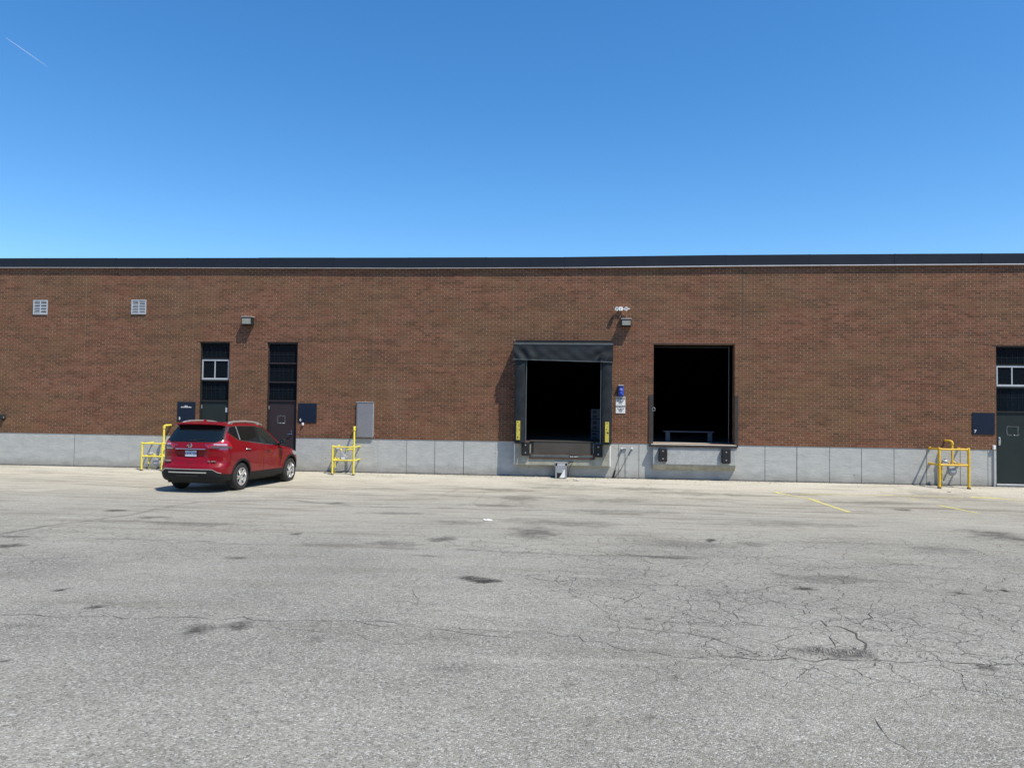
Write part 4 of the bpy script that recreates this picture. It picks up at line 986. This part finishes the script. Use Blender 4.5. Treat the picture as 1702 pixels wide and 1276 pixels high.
zs_ = [.27, .285, .31, .38, .46, .54, .62, .655, .68, .71, .75, .79, .83, .87, .92, .97, 1.02, 1.045, 1.06, 1.08, 1.11, 1.15, 1.20, 1.25, 1.32, 1.40, 1.48, 1.54, 1.58, 1.61, 1.635, 1.655, 1.67, 1.68, 1.687, 1.69]
NA, NS, NF = 22, 36, 14
rows = []
for z in zs_:
    half = [rearpt(i / NA, z, -1) for i in range(NA + 1)]
    xa, xb = XRz(z) + RRz(z), XFz(z) - RFz(z)
    if xb < xa + .05: xb = xa + .05
    half += [sidept(xa + (xb - xa) * i / NS, z) for i in range(1, NS)]
    half += [frontpt(1 - i / NF, z, -1) for i in range(NF + 1)]
    loop = half + [(x, -y, z_) for x, y, z_ in reversed(half[1:-1])]
    rows.append(loop)
m = MB(); n = len(rows[0]); vs = [p for r in rows for p in r]
fs = [(i * n + k, i * n + (k + 1) % n, (i + 1) * n + (k + 1) % n, (i + 1) * n + k) for i in range(len(rows) - 1) for k in range(n)]
fs += [tuple(range(n - 1, -1, -1)), tuple((len(rows) - 1) * n + k for k in range(n))]
m.add(vs, fs)
body = m.build('body', [REDP, CLAD], carrot, smooth=32)
WX = (1.0, 3.706); WR = .362; WZ = .362
cut = MB(); cut.cur = 1
for x in WX:
    for s in (-1, 1): cut.lathe([(0, .405), (.34, .405)], (x, s * .62, WZ + .01), (0, s, 0), 40)
co_ = cut.build('t', [REDP, CLAD], carrot)
bm_ = body.modifiers.new('b', 'BOOLEAN'); bm_.operation = 'DIFFERENCE'; bm_.object = co_; bm_.solver = 'EXACT'
dg = bpy.context.evaluated_depsgraph_get(); nm = bpy.data.meshes.new_from_object(body.evaluated_get(dg))
body.modifiers.clear(); body.data = nm; nm.name = 'body'; bpy.data.objects.remove(co_)
nm.set_sharp_from_angle(angle=R_(32))
for p_ in nm.polygons:
    if p_.center.z < .36 or abs(p_.normal.z) > .9 and p_.center.z < .4: p_.material_index = 1

def patch(fn, u0, u1, nu, lo, hi, nv, eps, thick, name, mat, parent=body, s=-1, smooth=40):
    fr = []; bk = []
    for i in range(nu + 1):
        u = u0 + (u1 - u0) * i / nu; a, b = lo(u), hi(u)
        fr.append([fn(u, a + (b - a) * j / nv, s, eps) for j in range(nv + 1)]); bk.append([fn(u, a + (b - a) * j / nv, s, eps - thick) for j in range(nv + 1)])
    m = MB(); m.grid(fr); n0 = len(m.v); m.grid(bk); K = nv + 1
    for i in range(nu):
        for j in (0, nv): m.f.append((i * K + j, (i + 1) * K + j, n0 + (i + 1) * K + j, n0 + i * K + j)); m.mi.append(0)
    for j in range(nv):
        for i in (0, nu): m.f.append((i * K + j, i * K + j + 1, n0 + i * K + j + 1, n0 + i * K + j)); m.mi.append(0)
    return m.build(name, mat, parent, smooth=smooth)
cst = lambda v: (lambda u: v)
dlo_b = itp([(.53, 1.44), (.70, 1.36), (.90, 1.285), (1.96, 1.195), (2.86, 1.125), (2.95, 1.12)])
dlo_t = itp([(.53, 1.45), (.64, 1.555), (.75, 1.575), (1.20, 1.585), (1.83, 1.58), (2.26, 1.535), (2.50, 1.42), (2.72, 1.285), (2.86, 1.19), (2.95, 1.13)])
for s in (-1, 1):
    patch(sidept, .545, 2.96, 60, lambda u: dlo_b(u) - .022, lambda u: dlo_t(u) + .016, 5, .004, .012, 'window_surround', CHROME, s=s)
    patch(sidept, .525, 2.935, 60, lambda u: dlo_b(u) - .006, lambda u: dlo_t(u) + .006, 5, .007, .012, 'window_frame', CLAD, s=s)
    for (ua, ub, mt) in ((.56, .905, CGLASS), (.985, 1.80, CGLASS), (1.93, 2.86, TINT)):
        patch(sidept, ua, ub, 24, lambda u: dlo_b(u) + .008, lambda u: dlo_t(u) - .010, 6, .010, .008, 'side_window', mt, s=s)
    m = MB(); m.tube([sidept(.945 - .02 * 0, dlo_b(.945), s, .012), sidept(.925, dlo_t(.93), s, .012)], .012, 6); m.build('quarter_bar', SILV, body)
    # lamps at the tail
    lo_t = itp([(.0, 1.17), (a_of_y(.40, 1.17), 1.17), (a_of_y(.49, 1.12), 1.085), (.95, 1.075), (.99, 1.12)])
    hi_t = itp([(a_of_y(.40, 1.17), 1.178), (a_of_y(.60, 1.2), 1.22), (a_of_y(.78, 1.2), 1.29), (.90, 1.25), (.985, 1.17), (.99, 1.15)])
    a0 = a_of_y(.41, 1.17)
    patch(rearpt, a0 - .02, .992, 30, lambda u: lo_t(u) - .010, lambda u: lo_t(u) + .02, 2, .006, .02, 'tail_lamp_trim', CHROME, s=s)
    patch(rearpt, a0 - .012, .99, 30, lambda u: lo_t(u) - .004, lambda u: hi_t(u) + .010, 6, .009, .02, 'lamp_seal', BLACK, s=s)
    tl = patch(rearpt, a0, .985, 30, lo_t, hi_t, 6, .012, .02, 'tail_lamp', LAMPR, s=s)
    patch(rearpt, a0 + .10, .955, 20, lambda u: lo_t(u) + .012, lambda u: lo_t(u) + .070, 3, .016, .012, 'lower_lens', LAMPD, parent=tl, s=s)
    patch(rearpt, a0 + .16, .80, 16, lambda u: lo_t(u) + .085, lambda u: lo_t(u) + .120, 2, .017, .012, 'lens_highlight', LAMPH, parent=tl, s=s)  # pale pink patch: bright highlights of the lens put into the colour
    # head lamp and fog area (seen only from the front)
    patch(frontpt, .45, .93, 18, cst(.80), lambda u: .885 + .03 * u, 4, .008, .02, 'head_lamp', ALLOY, s=s)
    # black lower cladding, rear corner and sill
    topc = itp([(0, .575), (a_of_y(.62, .55), .575), (a_of_y(.74, .55), .50), (.80, .47), (1, .455)])
    patch(rearpt, 0, 1, 30, cst(.29), topc, 8, .010, .02, 'rear_cladding', CLAD, s=s)
    bright = itp([(0, .584), (a_of_y(.62, .55), .584), (a_of_y(.74, .55), .508), (.80, .476), (1, .462)])
    patch(rearpt, 0, a_of_y(.80, .5), 24, lambda u: topc(u) - .001, lambda u: bright(u) + .004, 1, .013, .02, 'cladding_trim', SILV, s=s)
    patch(sidept, .50, .60, 4, cst(.29), cst(.458), 4, .010, .02, 'side_cladding', CLAD, s=s)
    patch(sidept, 1.42, 3.30, 30, cst(.295), cst(.455), 4, .014, .03, 'sill_cladding', CLAD, s=s)
    patch(sidept, 1.46, 3.24, 30, cst(.405), cst(.415), 1, .017, .01, 'sill_groove', BLACK, s=s)
    for x in WX:
        m = MB(); rws = []
        for r, e in ((.398, -.03), (.400, .016), (.425, .020), (.452, .016), (.455, .0)):
            ln = []
            for k in range(33):
                th = R_(-12 + 204 * k / 32); px_, pz_ = x + r * math.cos(th), WZ + .01 + r * math.sin(th)
                ln.append(sidept(px_, max(pz_, .24), s, e))
            rws.append(ln)
        m.grid(rws); m.build('arch_cladding', CLAD, body, smooth=40)
    # door handles, shut lines
    for x in (1.20, 2.24):
        z = 1.055 if x < 2 else 1.005
        m = MB(); m.tube([sidept(x - .02, z, s, .0), sidept(x, z + .004, s, .034), sidept(x + .15, z + .002, s, .036), sidept(x + .18, z, s, .0)], .014, 8)
        m.build('door_handle', CHROME if x < 2 else REDP, body, smooth=50)
        patch(sidept, x + .0, x + .15, 6, cst(z - .03), cst(z + .01), 2, .002, .004, 'handle_recess', BLACK, s=s)
    for pts in ([(1.965, 1.17), (2.06, 1.0), (2.09, .8), (2.09, .46)], [(1.13, 1.26), (1.10, 1.1), (1.18, .92), (1.36, .72), (1.44, .50)], [(3.02, 1.10), (3.06, .9), (3.06, .6), (3.00, .46)], [(.50, 1.14), (.46, .96), (.44, .72), (.50, .66), (.60, .64)]):
        m = MB(); q = []
        for a, b in zip(pts[:-1], pts[1:]):
            for k in range(5): q.append((a[0] + (b[0] - a[0]) * k / 5, a[1] + (b[1] - a[1]) * k / 5))
        q.append(pts[-1])
        m.tube([sidept(x, z, s, -.0005) for x, z in q], .0045, 5); m.build('door_seam', BLACK, body)
    # roof rail
    pts = [(.70, .635, 1.645), (.80, .63, 1.675), (1.0, .625, 1.700), (1.5, .61, 1.710), (2.0, .60, 1.692), (2.3, .60, 1.655), (2.46, .60, 1.615)]
    q = []
    for a, b in zip(pts[:-1], pts[1:]):
        for k in range(4): q.append(tuple(a[i] + (b[i] - a[i]) * k / 4 for i in range(3)))
    q.append(pts[-1])
    m = MB(); m.tube([(x, s * y, z) for x, y, z in q], [.020 + .010 * math.sin(min(1, i / 4) * math.pi / 2) if i < 4 else .026 if i < len(q) - 4 else .022 for i in range(len(q))], 8)
    for xx, zz in ((.86, 1.70), (2.22, 1.68)): m.box(xx - .06, xx + .06, s * .615 - .02, s * .615 + .02, 1.62, zz)
    m.build('roof_rail', SILV, carrot, smooth=50)
    # door mirror
    m = MB(); rws = []
    for t_, ry, rz in ((-.09, .02, .02), (-.085, .095, .07), (-.04, .115, .085), (.03, .11, .08), (.09, .075, .055), (.115, .02, .02)):
        rws.append([(2.93 + t_, s * (1.03 + ry * math.cos(a)), 1.20 + rz * math.sin(a)) for a in np.linspace(0, 2 * math.pi, 17)])
    m.grid(rws); m.tube([(2.95, s * .97, 1.15), (2.98, s * .87, 1.12)], .03, 8); mi = m.build('mirror', REDP if s > 0 else CLAD, carrot, smooth=50)
    m = MB(); m.lathe([(0, .066), (.004, .064)], (2.848, s * 1.03, 1.20), (-1, 0, 0), 20)
    for i, v in enumerate(m.v): m.v[i] = (v[0], s * 1.03 + (v[1] - s * 1.03) * 1.35, v[2])
    m.build('mirror_glass', CHROME, mi)

# tail: rear window, spoiler, trim, plate
def rwin(u, v, s, eps):
    hwid = .735 - .10 * v if v > .08 else .735 - .05 * (1 - v / .08)
    z = 1.245 + (1.575 - 1.245) * v; y = u * hwid; a = a_of_y(y, z); p_ = rearpt(a, z, 1 if y >= 0 else -1, eps); return p_
patch(rwin, -1, 1, 40, cst(0), cst(1), 10, .008, .014, 'rear_window', CGLASS)
def rfr(u, v, s, eps):
    z = 1.228 + (1.60 - 1.228) * v; y = u * (.765 - .105 * v); return rearpt(a_of_y(y, z), z, 1 if y >= 0 else -1, eps)
patch(rfr, -1, 1, 40, cst(0), cst(1), 10, .003, .010, 'window_rubber', CLAD)
m = MB(); rws = []
for (dx, zz, hwd) in ((.62, 1.685, .60), (.46, 1.672, .635), (.355, 1.645, .65), (.350, 1.628, .65), (.40, 1.612, .645), (.56, 1.600, .64)):
    rws.append([(dx + .07 * (abs(i / 16 - 1)) ** 3.0, hwd * (i / 16 - 1), zz - .018 * abs(i / 16 - 1) ** 4) for i in range(33)])
m.grid(rws)
for k in (0, 32): m.f.append(tuple(r * 33 + k for r in range(6))); m.mi.append(0)
spo = m.build('spoiler', REDP, carrot, smooth=50)
m = MB(); m.box(.346, .354, -.16, .16, 1.632, 1.642); m.build('brake_lamp', LAMPR, spo)
m = MB(); m.prism([(-.02, 0), (.02, 0), (.012, .05), (-.012, .05)], 0, .01)
m = MB(); m.add([(.62, -.025, 1.68), (.62, .025, 1.68), (.80, .03, 1.69), (.80, -.03, 1.69), (.68, -.008, 1.745), (.68, .008, 1.745), (.70, .006, 1.750), (.70, -.006, 1.750)], [(0, 1, 2, 3), (0, 1, 5, 4), (4, 5, 6, 7), (1, 2, 6, 5), (0, 3, 7, 4), (3, 2, 6, 7)])
m.build('antenna_fin', REDP, carrot, smooth=50)
def rline(y0, y1, z, eps, rad, name, mat, n=14):
    m = MB(); m.tube([rearpt(a_of_y(y0 + (y1 - y0) * k / n, z), z, 1 if y0 + (y1 - y0) * k / n >= 0 else -1, eps) for k in range(n + 1)], rad, 8); return m.build(name, mat, body, smooth=60)
rline(-.40, .40, 1.072, .012, .013, 'chrome_bar', CHROME)
patch(lambda u, z, s, e: rearpt(a_of_y(u, z), z, 1 if u >= 0 else -1, e), -.50, .50, 20, cst(.488), cst(.515), 1, .022, .02, 'silver_strip', SILV)
patch(lambda u, z, s, e: rearpt(a_of_y(u, z), z, 1 if u >= 0 else -1, e), -.30, .30, 14, cst(.40), cst(.45), 1, .016, .02, 'bumper_slot', BLACK)
for s in (-1, 1):
    m = MB(); pts = [(.74, 1.12, .60), (.72, .90, 0), (.70, .74, 0), (.64, .683, 0), (.3, .678, 0), (0, .678, 0)]
    m.tube([rearpt(a_of_y(p_[0], p_[1]), p_[1], s, -.0005) for p_ in pts], .0045, 6); m.build('tailgate_seam', BLACK, body)
rline(-.10, .06, 1.262, .012, .010, 'wiper', BLACK, 6)
m = MB(); m.tube([rearpt(a_of_y(.02, 1.262), 1.262, 1, .022), rearpt(a_of_y(.33, 1.30), 1.30, -1, .022)], .007, 6); m.build('wiper_arm', BLACK, body)
x = XRz(1.155) - .012
m = MB(); m.lathe([(0, .052), (.008, .056), (.014, .052), (.015, .040), (.008, .038)], (x + .004, .02, 1.155), (-1, 0, 0), 28, cap=False); em = m.build('emblem', CHROME, body, smooth=40)
MB().box(x - .012, x - .002, .02 - .070, .02 + .070, 1.143, 1.167).build('emblem_bar', CHROME, em, bevel=.002)
text('lettering', 'NISSAN', .020, (x - .0135, .02, 1.155), BLACK, em, rot=(R_(90), 0, R_(-90)), bold=.0008)
px_ = XRz(.95) + .045 - .022
m = MB(); m.box(px_ - .004, px_, -.153, .153, .885, 1.035); lp = m.build('number_plate', PLATE, body, bevel=.002)
text('lettering', 'CEVK 550', .072, (px_ - .0055, 0, .953), PLBLU, lp, rot=(R_(90), 0, R_(-90)), bold=.002)
text('lettering', 'ONTARIO', .022, (px_ - .0055, 0, 1.016), PLBLU, lp, rot=(R_(90), 0, R_(-90)))
text('lettering', 'ROGUE', .050, (XRz(.78) + .030, .60, .775), CHROME, body, rot=(R_(90), 0, R_(-107)), bold=.0015, depth=.02)
text('lettering', 'SV  AWD', .046, (XRz(.78) + .028, -.58, .775), CHROME, body, rot=(R_(90), 0, R_(-73)), bold=.0015, depth=.02)
m = MB(); m.box(XRz(.72) - .0, XRz(.72) + .02, -.09, .09, .715, .735); m.build('latch_slot', BLACK, body)
# front: grille and windscreen
patch(lambda u, z, s, e: frontpt(abs(u), z, -1 if u < 0 else 1, e), -.42, .42, 20, lambda u: .42 + .25 * abs(u), cst(.84), 6, .006, .02, 'grille', CLAD)
def wsc(u, v, s, eps):
    z = 1.14 + .43 * v; a = abs(u) * (.72); return frontpt(a, z, -1 if u < 0 else 1, eps)
patch(wsc, -1, 1, 30, cst(0), cst(1), 10, .006, .012, 'windscreen', CGLASS)
m = MB(); m.box(.3, 4.3, -.70, .70, .22, .268); m.build('underbody', BLACK, carrot)
# wheels
def wheel_protos():
    ty = MB(); wd = .112
    ty.lathe([(-wd + .01, .215), (-wd, .24), (-wd - .006, .29), (-wd + .012, .335), (-wd + .03, .353), (-.05, .361), (.05, .361), (wd - .03, .353), (wd - .012, .335), (wd + .006, .29), (wd, .24), (wd - .01, .215)], (0, 0, 0), (0, -1, 0), 44, cap=False)
    for k in range(4):
        z_ = .0
    rim = MB(); rim.lathe([(wd - .012, .228), (wd - .002, .226), (wd - .004, .214), (wd - .03, .205), (-wd + .02, .20), (-wd + .015, .22)], (0, 0, 0), (0, -1, 0), 44, cap=False)
    sp = MB()
    for k in range(5):
        for dth in (-.20, .20):
            th = 2 * math.pi * k / 5 + dth * .9; th0 = 2 * math.pi * k / 5 + dth * .55
            c0 = Vector((math.cos(th0), 0, math.sin(th0))) * .045; c1 = Vector((math.cos(th), 0, math.sin(th))) * .215
            d = (c1 - c0).normalized(); nn = Vector((-d.z, 0, d.x)); y0_, y1_ = -(wd - .035), -(wd - .012)
            vs = []
            for c_, wv, yo in ((c0, .020, -.004), (c1, .026, .006)):
                for sgn in (-1, 1): vs += [c_ + nn * wv * sgn + Vector((0, y0_ , 0)), c_ + nn * wv * .75 * sgn + Vector((0, y1_ - yo, 0))]
            sp.add(vs, [(0, 1, 3, 2), (4, 6, 7, 5), (1, 5, 7, 3), (0, 2, 6, 4), (0, 4, 5, 1), (2, 3, 7, 6)])
    sp.lathe([(wd - .04, .062), (wd - .012, .060), (wd - .006, .045), (wd - .004, .0)], (0, 0, 0), (0, -1, 0), 20, cap=False)
    dk = MB(); dk.lathe([(.02, .198), (.028, .17), (.028, .01)], (0, 0, 0), (0, -1, 0), 30)
    return ty, rim, sp, dk
ty, rim, sp, dk = wheel_protos()
first = None
for x in WX:
    for s in (-1, 1):
        if first is None:
            wl = ty.build('wheel', TYRE, carrot, smooth=40)
            ch = [rim.build('rim', ALLOY, wl, smooth=40), sp.build('spokes', ALLOY, wl, smooth=25), dk.build('brake_disc', BLACK, wl)]
            first = wl
        else:
            wl = first.copy(); col.objects.link(wl); wl.parent = carrot
            for c_ in ch:
                d_ = c_.copy(); col.objects.link(d_); d_.parent = wl
        wl.location = (x, s * .79, WR); wl.rotation_euler = (0, .3 * x + s, 0 if s < 0 else math.pi)

def lift(o):                                 # the cabin stands a little taller than drawn above
    if o.type == 'MESH' and not o.name.startswith(('wheel', 'rim', 'spokes', 'brake_disc', 'lettering')):
        for v in o.data.vertices:
            if v.co.z > 1.15: v.co.z += .055 * min(1, (v.co.z - 1.15) / .4)
    for c_ in [k for k in bpy.data.objects if k.parent == o]: lift(c_)
lift(carrot)

# ------------------------------------------------------------------ litter and crumbs on the lot
rk = random.Random(21)
m = MB()
def pebble(mb, x, y, r):
    z = float(gz(y)) + zoff(x, y); pts = [(x + r * math.cos(t) * rk.uniform(.7, 1.2), y + r * math.sin(t) * rk.uniform(.7, 1.2)) for t in (0, 1.05, 2.1, 3.1, 4.2, 5.2)]
    h = r * rk.uniform(.5, .9); vs = [(a, b, z - .003) for a, b in pts] + [(x + (a - x) * .55, y + (b - y) * .55, z + h) for a, b in pts]
    mb.add(vs, [tuple(range(6, 12))] + [(i, (i + 1) % 6, (i + 1) % 6 + 6, i + 6) for i in range(6)])
for k in range(420):
    px = rk.uniform(600, 1300); p = P(px, 790); pebble(m, p.x + rk.gauss(0, .2), -rk.expovariate(5) - .02, rk.uniform(.006, .022))
for k in range(500): pebble(m, rk.uniform(-19, 12.5), -rk.expovariate(6) - .01, rk.uniform(.005, .017))
c = Gp(1400, 1084)
for k in range(260): pebble(m, c.x + rk.gauss(0, .28), c.y + rk.gauss(0, .07), rk.uniform(.004, .013))
for k in range(200): p = Gp(rk.uniform(0, 1702), rk.uniform(900, 1250)); pebble(m, p.x, p.y, rk.uniform(.003, .008))
tag(m.build('gravel', plain('loose_grit', (.24, .225, .20), .9, 0, .5, 20), smooth=None), 'loose grit and crumbs of asphalt scattered along the wall foot', 'gravel', kind='stuff')
def scrap(px, py, w_, lb, mt=WHITE):
    c = Gp(px, py); z = float(gz(c.y)) + zoff(c.x, c.y); r = random.Random(int(px)); m = MB(); g = []
    for i in range(5):
        g.append([(c.x + (i / 4 - .5) * w_, c.y + (j / 3 - .5) * w_ * .7 + r.uniform(-.01, .01), z + .006 + r.uniform(0, .022)) for j in range(4)])
    m.grid(g); n0 = len(m.v); m.grid([[(a, b, cc - .004) for a, b, cc in row] for row in g])
    tag(m.build('paper_scrap', mt), lb, 'litter')
scrap(811, 866.5, .17, 'small white paper scrap lying out on the asphalt')
scrap(958, 797.5, .16, 'crumpled white scrap at the wall foot right of the truck restraint')
scrap(1578, 812.5, .10, 'small white scrap at the foot of the golden pipe guard')
# dark weeds / clod spots of tar lying proud on the lot
# ------------------------------------------------------------------ vapour trail high in the sky
a = CAM + ray(10, 63) * 6000; b = CAM + ray(80, 112) * 6000
tm = NT('vapour'); ge = tm.n('TexCoord').outputs['Generated']; sx_ = tm.n('SeparateXYZ'); tm.l(ge, sx_.inputs[0])
tr = tm.n('BsdfTransparent'); df = tm.n('BsdfDiffuse'); df.inputs[0].default_value = (.9, .92, .95, 1); tl_ = tm.n('BsdfTranslucent'); tl_.inputs[0].default_value = (.9, .92, .95, 1)
ad = tm.n('MixShader'); tm.l(df.outputs[0], ad.inputs[1]); tm.l(tl_.outputs[0], ad.inputs[2]); mx = tm.n('MixShader')
tm.l(tm.ramp(sx_.outputs[0], .0, 1.0, .55, .03), mx.inputs[0]); tm.l(tr.outputs[0], mx.inputs[1]); tm.l(ad.outputs[0], mx.inputs[2]); tm.l(mx.outputs[0], tm.out.inputs['Surface'])
m = MB(); m.tube([a.lerp(b, k / 10) for k in range(11)], [1.1 + .4 * k for k in range(11)], 8)
tag(m.build('vapour_trail', tm.m, smooth=60), 'thin white vapour trail high in the sky', 'cloud', kind='structure')
